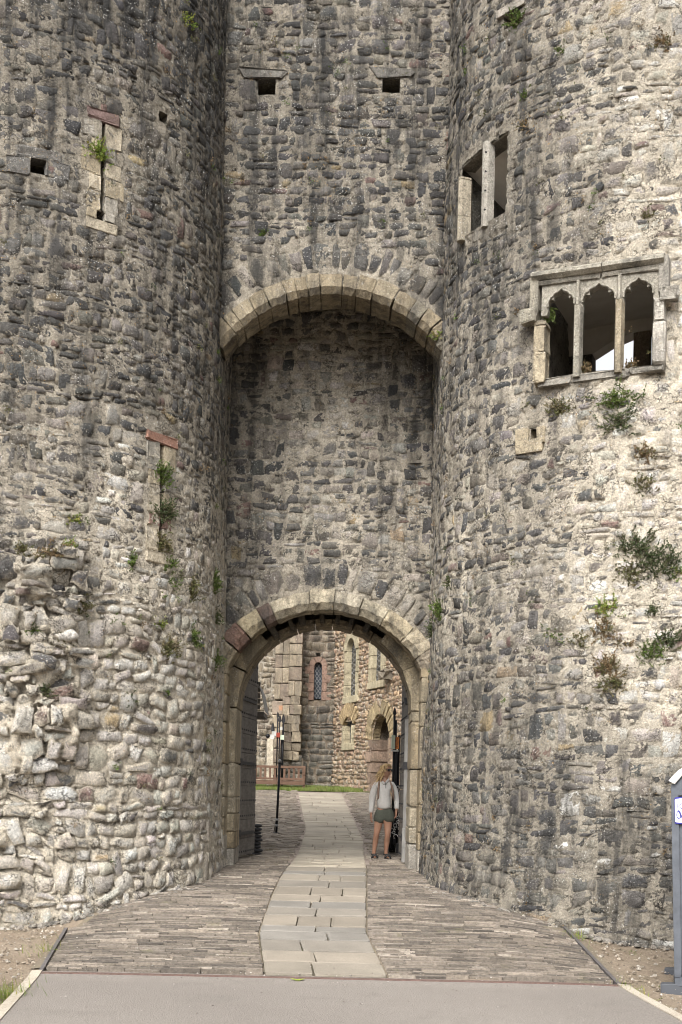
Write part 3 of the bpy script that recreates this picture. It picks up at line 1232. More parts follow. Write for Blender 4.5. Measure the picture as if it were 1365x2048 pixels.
dr(e0 - .19, e0 - .09, zs + .06, zt + .10, (.3, .275, .22), -.1, .03, 'hood_mould')
dr(e0 - .30, e0 - .10, zs - .07, zs + .08, (.31, .285, .225), -.1, .05, 'label_stop', rough=.02)
dr(e1 + .04, e1 + .15, zs + .08, zt + .14, (.36, .335, .29), -.1, .03, 'hood_mould')
dr(e1 + .06, e1 + .26, zs - .0, zs + .12, (.37, .345, .30), -.1, .05, 'label_stop', rough=.02)
# jambs and sill
zz = np.array([zb - .05, zb + .30, zb + .60, zs - .06])
for i in range(3):
    dr(e0 - .13, e0 + .0, zz[i], zz[i + 1], np.array(BUFF) * (1.1, 1.0, .9)[i], -.22, .03, 'jamb_stone', rough=.012)
zz = np.array([zb + .02, zb + .48, zs + .02])
for i in range(2):
    dr(e1 - .0, e1 + .12, zz[i], zz[i + 1], (.45, .42, .37), -.22, .03, 'jamb_stone', rough=.014)
for a, b, q in ((e0 - .1, m1 - .05, 0), (m1 - .05, m2 + .12, .012), (m2 + .12, e1 + .12, .03)):
    dr(a, b, zb - .08 + q, zb + q, (.27, .25, .215), -.3, -.005, 'sill_stone', rough=.016)
# room behind it: plaster vault, rubble wall, opening at the back
D3 = 2.1
ra, rb = e0 - .22, e1 + .75
_rp = Plane(wp.pos(0, 0, -D3), wp.tx, wp.n, 0.)
zf, zc0, zc1 = zb - .35, zt + .12, _rp.sz(1325, 652)[1] + .03
A = lambda s, z, d: wp.pos(s, z, -d)
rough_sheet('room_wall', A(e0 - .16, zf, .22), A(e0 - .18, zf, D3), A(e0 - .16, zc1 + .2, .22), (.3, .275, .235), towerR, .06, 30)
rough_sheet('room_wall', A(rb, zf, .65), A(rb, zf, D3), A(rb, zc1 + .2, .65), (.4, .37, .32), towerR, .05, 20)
rough_sheet('room_floor', A(ra, zf, .65), A(rb, zf, .65), A(ra, zf, D3), (.45, .41, .35), towerR, .02, 10)
n = 14
u = np.linspace(0, 1, n)
V, F = [], []
for i in range(n):
    d = .12 + u[i] * (D3 - .1)
    zc = zc0 + (zc1 - zc0) * u[i]
    for s in np.linspace(e0 - .12, e1 + .10 + (rb - e1 - .1) * min(1, u[i] * 2), 8):
        V.append(A(s, zc + .10 * math.sin((s - ra) / (rb - ra) * math.pi), d))
for i in range(n - 1):
    for j in range(7):
        F.append((i * 8 + j, i * 8 + j + 1, (i + 1) * 8 + j + 1, (i + 1) * 8 + j))
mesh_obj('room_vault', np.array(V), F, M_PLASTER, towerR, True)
rp = Plane(wp.pos(0, 0, -D3), wp.tx, wp.n, 0.)
q = lambda x, y: rp.sz(x, y)
hole = [q(1185, 742), q(1185, 708), q(1222, 684), q(1268, 664), q(1325, 652), q(1325, 742)]
hole[5] = (rb - .05, hole[5][1])  # rear opening widened out of view to let more light into the room
lo, hi, zl, zh = ra, rb, zf, zc1 + .35
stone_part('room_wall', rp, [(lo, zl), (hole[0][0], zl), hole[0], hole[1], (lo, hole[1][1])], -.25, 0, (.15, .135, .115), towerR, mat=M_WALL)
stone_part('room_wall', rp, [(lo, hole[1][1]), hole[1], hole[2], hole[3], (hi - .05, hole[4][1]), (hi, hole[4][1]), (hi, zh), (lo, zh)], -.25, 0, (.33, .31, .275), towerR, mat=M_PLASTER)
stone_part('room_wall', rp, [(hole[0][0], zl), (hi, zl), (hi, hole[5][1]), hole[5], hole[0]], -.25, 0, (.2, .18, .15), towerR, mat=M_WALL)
pa, pb = q(1266, 730)[0], q(1298, 730)[0]
for i, (za, zb_) in enumerate(((hole[0][1] - .1, hole[0][1] + .22), (hole[0][1] + .22, hole[3][1] + .3))):
    stone_part('pier_stone', rp, rectpts(pa, pb, za, zb_), -.2, -.02, (.31, .25, .185), towerR)
stone_part('pier_stone', rp, rectpts(pb, pb + .22, hole[0][1] - .1, hole[3][1] + .3), -.35, -.22, (.2, .17, .14), towerR, mat=M_WALL)

# --- two-light window without its head
w2, WL2 = chord(TR, W2, .09)
win2 = empty('window', w2.pos(WL2 / 2, W2[2]), None)
win2.parent = towerR
win2.location = win2.location - towerR.location
z0, z1 = W2[2], W2[3]
dr2 = lambda s0, s1, za, zb, c, a, b, nm, **kw: dressed(nm, surf_block(w2, rectpts(s0, s1, za, zb), a, b), c, win2, **kw)
c0 = w2.sz(926, 400)[0]
for i, (a, b) in enumerate(((z0 - .03, z0 + .27), (z0 + .27, z0 + .72), (z0 + .72, z1 - .20))):
    sec = [(-.062, -.08), (-.045, .04), (0, .065), (.045, .04), (.062, -.08), (0, -.14)]
    V, F = sweep([[w2.pos(c0 + p * (1 if i else 1.08), z, r) for p, r in sec] for z in (a, b - .008)])
    k = len(V)
    mesh_obj('jamb_stone', V, F, M_DRESS, win2, False, dict(tint=np.tile(np.array((.37, .325, .25)) * (1 - .06 * i), (k, 1)), mort=np.tile(BUFF, (k, 1)), edge=np.full(k, .1), stain=np.full(k, .4)))
mc = w2.sz(971, 380)[0]
V, F = sweep([[w2.pos(mc + p, z, r) for p, r in ((-.045, -.10), (-.05, .0), (-.022, .035), (.022, .035), (.05, .0), (.045, -.10))] for z in (z0 - .04, z1 + .02)])
k = len(V)
mesh_obj('mullion', V, F, M_DRESS, win2, False, dict(tint=np.tile((.36, .335, .29), (k, 1)), mort=np.tile(GREYL, (k, 1)), edge=np.zeros(k), stain=np.full(k, .4)))
for i in range(4):
    z = z0 + .15 + i * (z1 - z0) * .24
    V, F = tube([w2.pos(mc + .03, z, .0), w2.pos(mc + .03, z, .032)], .012, 6)
    mesh_obj('bar_socket', V, F, M_DRESS, win2, False, dict(tint=np.tile((.03, .03, .03), (len(V), 1)), mort=np.tile((.03, .03, .03), (len(V), 1)), edge=np.zeros(len(V)), stain=np.zeros(len(V))))
_s = sorted((W2[0], W2[1]))
for a, b in ((_s[0] - .08, _s[0] + .22), (_s[0] + .22, _s[1] + .06)):
    face_stone(win2, TR, a, b, z1 - .005, z1 + .10, (.24, .22, .18), d0=-.3, d1=.004, name='lintel_stone', rough=.02, edge=.35)
for a, b in ((_s[0] - .1, _s[0] + .16), (_s[0] + .16, _s[0] + .38), (_s[0] + .38, _s[1] + .05)):
    face_stone(win2, TR, a, b, z0 - .13, z0 + .005, (.25, .23, .195), d0=-.3, d1=.006, name='sill_stone', rough=.02, edge=.35)
for i in range(4):
    h = (z1 - z0) / 4
    face_stone(win2, TR, _s[1] + .01, _s[1] + .13 + .06 * (i % 2), z0 + h * i, z0 + h * (i + 1), np.array((.23, .21, .18)) * (1 + .1 * (i % 2)), d0=-.25, d1=.0, name='jamb_stone', rough=.022, edge=.4)
B2 = lambda s, z, d: w2.pos(s, z, -d)
rough_sheet('room_wall', B2(-.3, z0 - .2, .95), B2(WL2 + .5, z0 - .2, .95), B2(-.3, z1 - .35, .95), (.2, .185, .16), towerR, .08, 24)
rough_sheet('room_wall', B2(WL2 + .02, z0 - .05, .12), B2(WL2 + .3, z0 - .05, 1.0), B2(WL2 + .02, z1 + .06, .12), (.26, .245, .21), towerR, .03, 14)
rough_sheet('room_wall', B2(-.12, z0 - .2, .1), B2(-.2, z0 - .2, 1.0), B2(-.12, z1 + .1, .1), (.2, .19, .16), towerR, .03, 14)
rough_sheet('room_vault', B2(-.1, z1 + .05, .15), B2(WL2 + .04, z1 + .05, .15), B2(-.1, z1 - .4, 1.0), (.33, .31, .27), towerR, .01, 8, M_PLASTER)
rough_sheet('room_floor', B2(-.1, z0 - .1, .25), B2(WL2 + .05, z0 - .1, .25), B2(-.2, z0 - .1, 1.0), (.2, .18, .15), towerR, .02, 8)

# ------------------------------------------------------------------ wall between the towers: high arch, recess, gate arch
rg = np.random.default_rng(31)
gate = empty('gate_wall', (GX0, 17.0, .55), 'recessed gate wall with two stacked arches between the round towers', 'gatehouse wall')
RING = .26


def arc_block(b0, xc, zc, r0, r1, y0, y1, t0, t1, ch, col, parent, name, stain, nseg=3, gapr=.006):
    """one stone of an arch ring, from angle t0 to t1 off the vertical, with a chamfer towards the viewer"""
    sec = [(r1, y0), (r1, y1), (r0, y1), (r0, y0 + ch), (r0 + ch, y0)] if ch > 0 else [(r1, y0), (r1, y1), (r0, y1), (r0, y0)]
    g = gapr / ((r0 + r1) / 2)
    cen = np.mean(sec, 0)
    rings = []
    ts = [t0 + g, t0 + g * 2.4] + list(np.linspace(t0, t1, nseg + 2)[1:-1]) + [t1 - g * 2.4, t1 - g]
    for i, t in enumerate(ts):
        k = .965 if i in (0, len(ts) - 1) else 1.0
        R_ = []
        for (r, y) in sec:
            r_, y_ = cen[0] + (r - cen[0]) * k, cen[1] + (y - cen[1]) * k
            R_.append((xc + r_ * math.sin(t), y_, zc + r_ * math.cos(t)))
        rings.append(R_)
    V, F = sweep(rings)
    V = V + (_rn.random(V.shape) - .5) * 2 * b0
    k = len(V)
    st = np.tile([stain * .4 if ch > 0 and i == 0 else stain for i in range(len(sec))], len(rings))
    return mesh_obj(name, V, F, M_DRESS, parent, False,
                    dict(tint=np.tile(col, (k, 1)) * (1 + (_rn.random((k, 1)) - .5) * .14), mort=np.tile(np.array(col) * .8, (k, 1)), edge=np.full(k, .05), stain=st), origin=V.mean(0))


def ring_angles(n, tmax, rg, var=.35):
    w = 1 + (rg.random(n) - .5) * 2 * var
    return -tmax + 2 * tmax * np.concatenate([[0], np.cumsum(w) / w.sum()])


# high arch
tm = math.asin(min(.999, (1.43) / (U_R + .0)))
ang = ring_angles(17, tm, rg)
for i in range(17):
    c = np.array([(.29, .24, .165), (.33, .28, .2), (.27, .225, .155), (.25, .225, .175)][rg.integers(4)]) * rg.uniform(.85, 1.1)
    arc_block(.010, UX0, U_ZC, U_R, U_R + RING * .88 + rg.uniform(-.02, .03), 15.47, 16.03, ang[i], ang[i + 1], .07, c, gate, 'voussoir', .75)


def rough_ring(surf, xc, zc, r0, n, tmax, rg, h=(.26, .40), Zmap=ZC, name='arch_stone'):
    a = ring_angles(n, tmax, rg, .5)
    Q = []
    for i in range(n):
        r1 = r0 + rg.uniform(*h)
        f = lambda r, t: (xc + r * math.sin(t), zc + r * math.cos(t))
        Q.append((f(r0, a[i]), f(r0, a[i + 1]), f(r1, a[i + 1]), f(r1, a[i])))
    V, F, e = stone_mesh(surf, np.array(Q), rg, prot=(.012, .034), gap=(.004, .012), jit=.01, rnd=(.05, .35), wave=.0)
    col, dk, pl = stone_colours(V.mean(1), Zmap, rg)
    emit_stones(gate, V, F, e, np.clip(col * 1.05, 0, .7), dk, pl, rg, M_WALL, Zmap, name=name)


rough_ring(UPW, UX0, U_ZC, U_R + RING + .03, 24, tm * .98, rg)
RB = RING + .40


def up_block(a, b):
    m = (a + b) / 2
    w = float(arc_half(m - .05, U_R + RB, U_ZC, -99, 0))
    out = [(UX0 - w, UX0 + w)] if w > 0 else []
    if m < U_SPR - .15: out = [(-5, 5)]
    return out + rect_holes([grow(PUT_C1, .02), grow(PUT_C2, .02), PC1L, PC2L])(a, b)


PC1L = (PUT_C1[0] - .28, PUT_C1[1] + .16, PUT_C1[3], PUT_C1[3] + .11)
PC2L = (PUT_C2[0] - .2, PUT_C2[1] + .2, PUT_C2[3], PUT_C2[3] + .12)
Q = layout(XL - .22, XR + .22, U_SPR - .1, 12.35, rg, up_block, row=(.085, .15), wid=(.13, .34))
V, F, e = stone_mesh(UPW, Q, rg, prot=(.005, .026), wave=.03)
col, dk, pl = stone_colours(V.mean(1), ZC, rg)
emit_stones(gate, V, F, e, col, dk, pl, rg, M_WALL, ZC)
for PC, L in ((PUT_C1, PC1L), (PUT_C2, PC2L)):
    tunnel(gate, UPW, PC, .6)
    dressed('lintel_stone', surf_block(UPW, [(L[0] + .1, L[2]), (L[1] - .07, L[2] + .005), (L[1], L[3] - .02), (L[0], L[3])], -.16, .03), (.165, .155, .138), gate, rough=.02, stain=.6, edge=.45)


def up_inside(s, z):
    w = arc_half(z, U_R + .1, U_ZC, -99, 0)
    m = np.abs(s - UX0) < w
    for l, r, a, b in (PUT_C1, PUT_C2):
        m |= (s > l) & (s < r) & (z > a) & (z < b)
    return m | (z < U_ZC)


mortar(gate, UPW, XL - .3, XR + .3, U_SPR - .25, ZTOP, ZC, M_WALL, rg, up_inside)
# closed slot behind the high arch
zs_ = 9.3
cc = (.2, .19, .16)
V, F = boxv((XL - .3, 15.6, U_APEX + .24), (XR + .3, 16.02, zs_))
mb = Mb()
mb.add(V, F)
mb.add(*boxv((XL - .3, 15.6, zs_), (XR + .3, 18.4, zs_ + .2)))
nb_ = mb.n
mb.build('slot_lining', M_WALL, gate, attrs=dict(tint=np.tile(cc, (nb_, 1)), mort=np.tile(cc, (nb_, 1)), edge=np.zeros(nb_), stain=np.full(nb_, .4)))

# gate arch, front ring
tg = math.asin(min(.999, (G_HALF + .05) / G_R))
ang = np.array([-1.0, -.80, -.66, -.50, -.40, -.12, .06, .26, .45, .66, .84, 1.0]) * tg
gcol = [(.42, .36, .26), (.26, .165, .13), (.44, .375, .255), (.17, .125, .105), (.50, .44, .33), (.49, .43, .32), (.47, .42, .33), (.45, .40, .30), (.47, .40, .28), (.43, .37, .27), (.40, .34, .26)]
for i in range(11):
    arc_block(.011, GX0, G_ZC, G_R, G_R + RING + rg.uniform(-.02, .03), 16.94, 17.45, ang[i], ang[i + 1], .09, gcol[i], gate, 'voussoir', .8, nseg=5)
rough_ring(GTW, GX0, G_ZC, G_R + RING + .03, 22, tg * .98, rg)
# rear ring: semicircle
R2, Z2 = 1.27, 2.86
ang = ring_angles(13, math.pi / 2, rg, .3)
for i in range(13):
    c = np.array([(.30, .245, .165), (.27, .22, .145), (.33, .275, .195)][rg.integers(3)]) * rg.uniform(.9, 1.08)
    arc_block(.007, GX0, Z2, R2, R2 + .10, 17.86, 18.38, ang[i], ang[i + 1], .03, c, gate, 'voussoir', .8, nseg=4)
# the portcullis slot is open only near the crown: solid haunches, and a few stubs across it
for t0, t1 in ((-math.pi / 2, -1.15), (-1.15, -.72), (.66, 1.1), (1.1, math.pi / 2)):
    arc_block(.010, GX0, Z2, R2 - .0, R2 + .45, 17.455, 17.86, t0, t1, 0, np.array((.29, .24, .16)) * rg.uniform(.85, 1.1), gate, 'slot_haunch', .7, nseg=4)
for t in (-.60, -.40, -.27, -.05, .12, .27, .45):
    w_ = rg.uniform(.02, .045)
    arc_block(.010, GX0, Z2, R2 + .03, R2 + .40, 17.60, 17.86, t - w_, t + w_, 0, (.15, .13, .1), gate, 'slot_stub', .9, nseg=1)
# jambs
def jamb(x0, x1, y0, y1, z0, z1, hs, name='jamb_stone', cols=None):
    z = z0
    i = 0
    while z < z1 - .02:
        h = hs[i % len(hs)]
        b = z + h if z + h < z1 - .12 else z1
        c = np.array([(.36, .305, .215), (.34, .275, .18), (.38, .33, .245), (.32, .27, .195)][rg.integers(4)]) * rg.uniform(.9, 1.08)
        if z < z0 + .3: c = np.array((.42, .385, .33))
        c8 = [(x, y, zz) for x in (x0, x1) for y in (y0, y1) for zz in (z, b)]
        dressed(name, c8, c, gate, rough=.008, shrink=.005, stain=.45)
        z = b
        i += 1


zg = float(ground_z(GX0, 17.3)) - .05
jamb(-1.98, GX0 - G_HALF, 16.96, 17.45, zg, G_SPR + .02, (.28, .22, .25, .3, .46, .6, .4))
jamb(GX0 + G_HALF, 1.42, 16.96, 17.45, zg, G_SPR + .02, (.35, .25, .4, .5, .6, .35))
jamb(-2.0, GX0 - R2, 17.46, 18.38, zg, Z2, (.3, .24, .26, .24, .5, .7, .5))
jamb(GX0 + R2, 1.42, 17.46, 18.38, zg, Z2, (.42, .24, .3, .55, .7, .3))

RB2 = RING + .36


def gt_block(a, b):
    m = (a + b) / 2
    if m < G_SPR + .05: return [(-5, 5)]
    w = float(arc_half(m - .05, G_R + RB2, G_ZC, -99, 0))
    return [(GX0 - w, GX0 + w)] if w > 0 else []


Q = layout(XL - .25, XR + .2, G_SPR, 9.2, rg, gt_block, row=(.085, .155), wid=(.13, .36))
V, F, e = stone_mesh(GTW, Q, rg, prot=(.003, .020), wave=.03)
col, dk, pl = stone_colours(V.mean(1), ZC, rg)
emit_stones(gate, V, F, e, col, dk, pl, rg, M_WALL, ZC, limit=300)


def gt_inside(s, z):
    return (np.abs(s - GX0) < arc_half(z, G_R + .08, G_ZC, G_SPR, 9))


mortar(gate, GTW, XL - .3, XR + .3, 3.0, 9.3, ZC, M_WALL, rg, gt_inside)
# rear face of the wall and the closed portcullis slot
n = 40
xs = np.linspace(XL - .3, XR + .3, n)
top = np.full(n, ZTOP)
bot = np.where(np.abs(xs - GX0) < R2 + .1, Z2 + np.sqrt(np.maximum((R2 + .1) ** 2 - (xs - GX0) ** 2, 0)), 0.)
mb = Mb()
V = np.concatenate([np.c_[xs, np.full(n, 18.40), bot], np.c_[xs, np.full(n, 18.40), top]])
mb.add(V, [(i, i + 1, n + i + 1, n + i) for i in range(n - 1)])
mb.add(*boxv((XL - .3, 17.1, 5.3), (XR + .3, 18.39, 5.4)))
mb.add(*boxv((XL - .3, 17.02, G_APEX + .3), (XR + .3, 17.44, 5.3)))
nb_ = mb.n
mb.build('rear_wall', M_WALL, gate, attrs=dict(tint=np.tile((.25, .22, .18), (nb_, 1)), mort=np.tile(cc, (nb_, 1)), edge=np.zeros(nb_), stain=np.full(nb_, .4)))

# ------------------------------------------------------------------ ground
def ground_material(name, a, b, c, scale=6, grit=60, bump=.5, speck=None):
    k = NT(name)
    n1, n2 = k.noise(scale * .25, 5, .6), k.noise(grit, 5, .7)
    col = k.mix(k.ramp(n1, .35, .65), a, b)
    col = k.mix(k.math('MULTIPLY', k.ramp(k.noise(scale, 4, .65), .5, .7), .6), col, c)
    col = k.mul(col, k.lin(n2, .3, .7, .68, 1.3))
    if speck:
        v = k.vor(speck[0])
        col = k.mix(k.math('MULTIPLY', k.ramp(v.outputs['Distance'], .16, .10), k.ramp(k.noise(speck[0] * .31, 2, .5), .52, .6)), col, speck[1])
    return k.done(col, k.bump(n2, bump, .02))


M_DIRT = ground_material('trodden_earth', (.22, .172, .125), (.27, .218, .165), (.165, .14, .085), 3, 45, 1.0, (24, (.52, .46, .38)))
M_ASPHALT = ground_material('old_asphalt', (.235, .21, .188), (.275, .247, .221), (.2, .18, .161), 1.3, 75, .9, (48, (.34, .31, .28)))
M_COBBLE = ground_material('courtyard_cobbles', (.27, .22, .19), (.31, .26, .22), (.23, .19, .165), 3, 22, 1.0)
M_CONC = ground_material('concrete_edge', (.44, .39, .32), (.40, .355, .29), (.36, .31, .25), 3, 60, .5)


def sheet(name, xs, ys, mat, dz=0., kind='structure', bumpy=0., parent=None):
    X, Y = np.meshgrid(xs, ys, indexing='ij')
    Z = ground_z(X, Y) + dz
    if bumpy:
        Z = Z + (fbm(np.stack([X, Y, X * 0], -1), 3.0, 4, 14) - .5) * bumpy
    V = np.stack([X, Y, Z], -1).reshape(-1, 3)
    nx, ny = len(xs), len(ys)
    idx = np.arange(nx * ny).reshape(nx, ny)
    F = np.stack([idx[:-1, :-1], idx[1:, :-1], idx[1:, 1:], idx[:-1, 1:]], -1).reshape(-1, 4)
    return mesh_obj(name, V, F, mat, parent, True, kind=kind)


gx = np.unique(np.concatenate([np.linspace(-80, -7, 14), np.linspace(-7, 7, 141), np.linspace(7, 80, 14)]))
gy = np.unique(np.concatenate([np.linspace(-20, 7, 8), np.linspace(7, 20, 131), np.linspace(20, 40, 60), np.linspace(40, 120, 10)]))
sheet('ground', gx, gy, M_DIRT, -.03, bumpy=.045)


def strip(name, left, right, mat, dz, n=30, m=8, thick=.0, kind='structure'):
    """surface between two polylines of ground points (x, y), laid on the ground"""
    def res(p):
        p = np.asarray(p, float)
        d = np.r_[0, np.cumsum(np.linalg.norm(np.diff(p, axis=0), axis=1))]
        t = np.linspace(0, d[-1], n)
        return np.stack([np.interp(t, d, p[:, 0]), np.interp(t, d, p[:, 1])], -1)
    L, R = res(left), res(right)
    u = np.linspace(0, 1, m)
    P = L[:, None] * (1 - u[None, :, None]) + R[:, None] * u[None, :, None]
    Z = ground_z(P[..., 0], P[..., 1]) + dz
    V = np.concatenate([P, Z[..., None]], -1).reshape(-1, 3)
    idx = np.arange(n * m).reshape(n, m)
    F = [tuple(f) for f in np.stack([idx[:-1, :-1], idx[:-1, 1:], idx[1:, 1:], idx[1:, :-1]], -1).reshape(-1, 4)]
    if thick:
        k = len(V)
        V = np.concatenate([V, V - [0, 0, thick]])
        b = np.concatenate([idx[0, :], idx[1:, -1], idx[-1, -2::-1], idx[-2:0:-1, 0]])
        for i in range(len(b)):
            a, c = b[i], b[(i + 1) % len(b)]
            F.append((a, a + k, c + k, c))
    return mesh_obj(name, V, F, mat, None, False, kind=kind)


G2 = lambda x, y: on_ground(x, y)[:2]
pl_, pr_ = G2(85, 1945), G2(1235, 1972)
al, ar = G2(0, 2046), G2(1362, 2046)
dl, dr_ = (al - pl_), (ar - pr_)
al2, ar2 = pl_ + dl * 3.2, pr_ + dr_ * 3.2
al2[1] = max(al2[1], 2.); ar2[1] = max(ar2[1], 2.)
strip('asphalt_road', [pl_, al2], [pr_, ar2], M_ASPHALT, .012, 40, 24)
nl = np.array([-.085, -.02]); nr = np.array([.095, -.02])
M_SOIL = M_DIRT
kl = strip('kerb', [pl_ + nl, al2 + nl], [pl_, al2], M_CONC, .022, 30, 3, .08)
kr = strip('kerb', [pr_, ar2], [pr_ + nr, ar2 + nr], M_CONC, .022, 30, 3, .08)

# --- slate setts on edge, laid in rows across the ramp
def slate_material():
    k = NT('slate_on_edge')
    t = k.attr('tint').outputs['Color']
    c = k.mul(t, k.lin(k.noise(30, 5, .7), .3, .7, .62, 1.4))
    c = k.mul(c, k.lin(k.noise(1.4, 4, .6), .3, .7, .8, 1.18))
    g = k.math('MULTIPLY', k.ramp(k.noise(2.2, 5, .65), .58, .72), .5)
    c = k.mix(g, c, (.16, .15, .085))
    return k.done(c, k.bump(k.noise(70, 5, .7), .8, .015))


M_SLATE = slate_material()
PATH_L = [G2(530, 1951), G2(518, 1868), G2(575, 1736)]
PATH_R = [G2(778, 1957), G2(733, 1868), G2(733, 1736)]
PATH_L2 = [G2(571, 1735), G2(612, 1660), G2(597, 1588)]
PATH_R2 = [G2(735, 1735), G2(727, 1682), G2(684, 1588)]


def xat(poly, y):
    p = sorted([tuple(q) for q in poly], key=lambda q: q[1])
    return float(np.interp(y, [q[1] for q in p], [q[0] for q in p]))


rs = np.random.default_rng(8)
paving = sheet('paving_bed', np.linspace(-2.75, 2.62, 60), np.linspace(10.72, 18.3, 90), ground_material('sett_joint_soil', (.17, .14, .105), (.21, .175, .13), (.15, .135, .08), 3, 50, .6), -.012)
Vs, Fs, Ts, nn = [], [], [], 0
y = 10.66
e_l0, e_r0 = G2(85, 1945)[0], G2(1235, 1972)[0]
e_l1, e_r1 = G2(140, 1856)[0], G2(1122, 1853)[0]
yl1 = G2(140, 1856)[1]
while y < 18.25:
    d = rs.uniform(.020, .043)
    f = min(1, (y - 10.6) / (yl1 - 10.6))
    x0, x1 = e_l0 + (e_l1 - e_l0) * f, e_r0 + (e_r1 - e_r0) * f
    if y > yl1: x0, x1 = -2.7 + (y - yl1) * .12, 2.5 - (y - yl1) * .2
    x = x0 - rs.uniform(0, .1)
    pl, pr = xat(PATH_L + PATH_L2[1:], y), xat(PATH_R + PATH_R2[1:], y)
    while x < x1:
        w = rs.uniform(.10, .42)
        a, b = max(x, x0), min(x + w, x1)
        x += w
        if a > pl - .02 and b < pr + .02: continue
        if a < pl < b: b = pl - .01
        if a < pr < b: a = pr + .01
        if b - a < .03: continue
        h = rs.uniform(-.010, .016)
        V, F = boxv((a + .004, y + .003, -.05), (b - .004, y + d - .003, h))
        V = V + (rs.random(V.shape) - .5) * np.array([.006, .008, .006])
        V[:, 1] += (V[:, 0] - (a + b) / 2) * rs.normal(0, .015)
        V[:, 2] += ground_z(V[:, 0], V[:, 1])
        c = np.array([(.195, .166, .137), (.16, .138, .116), (.235, .2, .164), (.115, .1, .086), (.32, .28, .235)][rs.choice(5, p=[.34, .28, .2, .12, .06])]) * rs.uniform(.62, 1.15)
        Vs.append(V); Fs += [tuple(i + nn for i in q) for q in F]; nn += 8
        Ts.append(np.tile(c, (8, 1)))
    y += d
mesh_obj('slate_setts', np.concatenate(Vs), Fs, M_SLATE, paving, False, dict(tint=np.concatenate(Ts)), kind='stuff')

# rusty channel and slate edging of the ramp
def simple(name, col, rough=.7, metal=0., n=None, amt=.25, bump=0.):
    k = NT(name)
    k.b.inputs['Metallic'].default_value = metal
    c = k.mul(col, k.lin(k.noise(n or 20, 5, .65), .3, .7, 1 - amt, 1 + amt))
    return k.done(c, k.bump(k.noise((n or 20) * 2, 4, .6), bump, .01) if bump else None, rough)


M_RUST = simple('rusty_steel', (.12, .08, .068), .85, .0, 40, .4)
M_EDGE = simple('weathered_steel_edge', (.12, .11, .11), .6, .2, 20, .3)
P0, P1 = G2(85, 1948), G2(1235, 1974)
rust = strip('drain_channel', [P0, P1], [P0 + [0, -.05], P1 + [0, -.05]], M_RUST, .02, 60, 2, .05, None)
prop(rust, 'rusty ribbed channel strip between the asphalt and the slate ramp', 'drain channel')
for a, b, lab in (((85, 1945), (136, 1858), 'dark metal edging strip on the ramp side of the torn rubble tower'), ((1236, 1972), (1126, 1855), 'dark metal edging strip on the ramp side of the portable toilet')):
    A, B = G2(*a), G2(*b)
    s = -1 if a[0] < 600 else 1
    o = strip('edging_strip', [A, B], [A + [.035 * s, 0], B + [.035 * s, 0]], M_EDGE, .016, 20, 2, .09, None)
    prop(o, lab, 'edging')

# --- flagstone path
def flag_material():
    k = NT('worn_flagstone')
    t = k.attr('tint').outputs['Color']
    c = k.mul(t, k.lin(k.noise(2.2, 5, .6), .3, .7, .85, 1.14))
    c = k.mul(c, k.lin(k.noise(70, 5, .7), .3, .7, .86, 1.14))
    c = k.mix(k.math('MULTIPLY', k.ramp(k.noise(9, 5, .7), .6, .72), .35), c, (.22, .19, .15))
    return k.done(c, k.bump(k.noise(26, 6, .65), .35, .012), .85)


M_FLAG = flag_material()
bed = strip('flagstone_path', PATH_L + PATH_L2[1:], PATH_R + PATH_R2[1:], ground_material('mossy_joint', (.085, .07, .05), (.10, .085, .06), (.075, .085, .03), 4, 50, .6), -.010, 60, 5)
rows_near = [1952, 1928, 1906, 1884, 1868, 1856, 1835, 1819, 1806, 1793, 1777, 1764, 1752, 1745, 1736]
splits = [[.4], [.45], [.36], [.62], [.52], [.33, .66], [.5], [.43], [.52], [.4, .74], [.58], [.7, .45], [.5], [.48], []]
ys = [on_ground(650, p)[1] for p in rows_near]
ycur = ys[-1]
rf = np.random.default_rng(19)
while ycur < on_ground(640, 1588)[1]:
    ycur += rf.uniform(.22, .48)
    ys.append(ycur)
for i in range(len(ys) - 1):
    a, b = ys[i], ys[i + 1]
    if i < 14: sp = splits[i]
    else:
        m = rf.integers(2, 4)
        sp = sorted(rf.uniform(.15, .85, m - 1))
        if m == 3 and sp[1] - sp[0] < .2: sp = sp[:1]
    sp = [0] + sorted(sp) + [1]
    base = np.array([(.20, .18, .153), (.222, .194, .158), (.185, .172, .153), (.228, .202, .165)][rf.integers(4)])
    if i >= 14: base = np.array([(.335, .295, .235), (.31, .274, .222), (.355, .315, .252)][rf.integers(3)])
    for j in range(len(sp) - 1):
        c8 = []
        for u in (sp[j], sp[j + 1]):
            for yy in (a + .012, b - .012):
                l, r = xat(PATH_L + PATH_L2[1:], yy), xat(PATH_R + PATH_R2[1:], yy)
                X = l + (r - l) * u
                for h in (-.05, .016 + rf.uniform(-.003, .005)):
                    c8.append((X, yy, float(ground_z(X, yy)) + h))
        V, F = block(c8, .005, .006)
        c = base * rf.uniform(.9, 1.1)
        mesh_obj('flagstone', V, F, M_FLAG, bed, False, dict(tint=np.tile(c, (len(V), 1))), origin=V.mean(0))

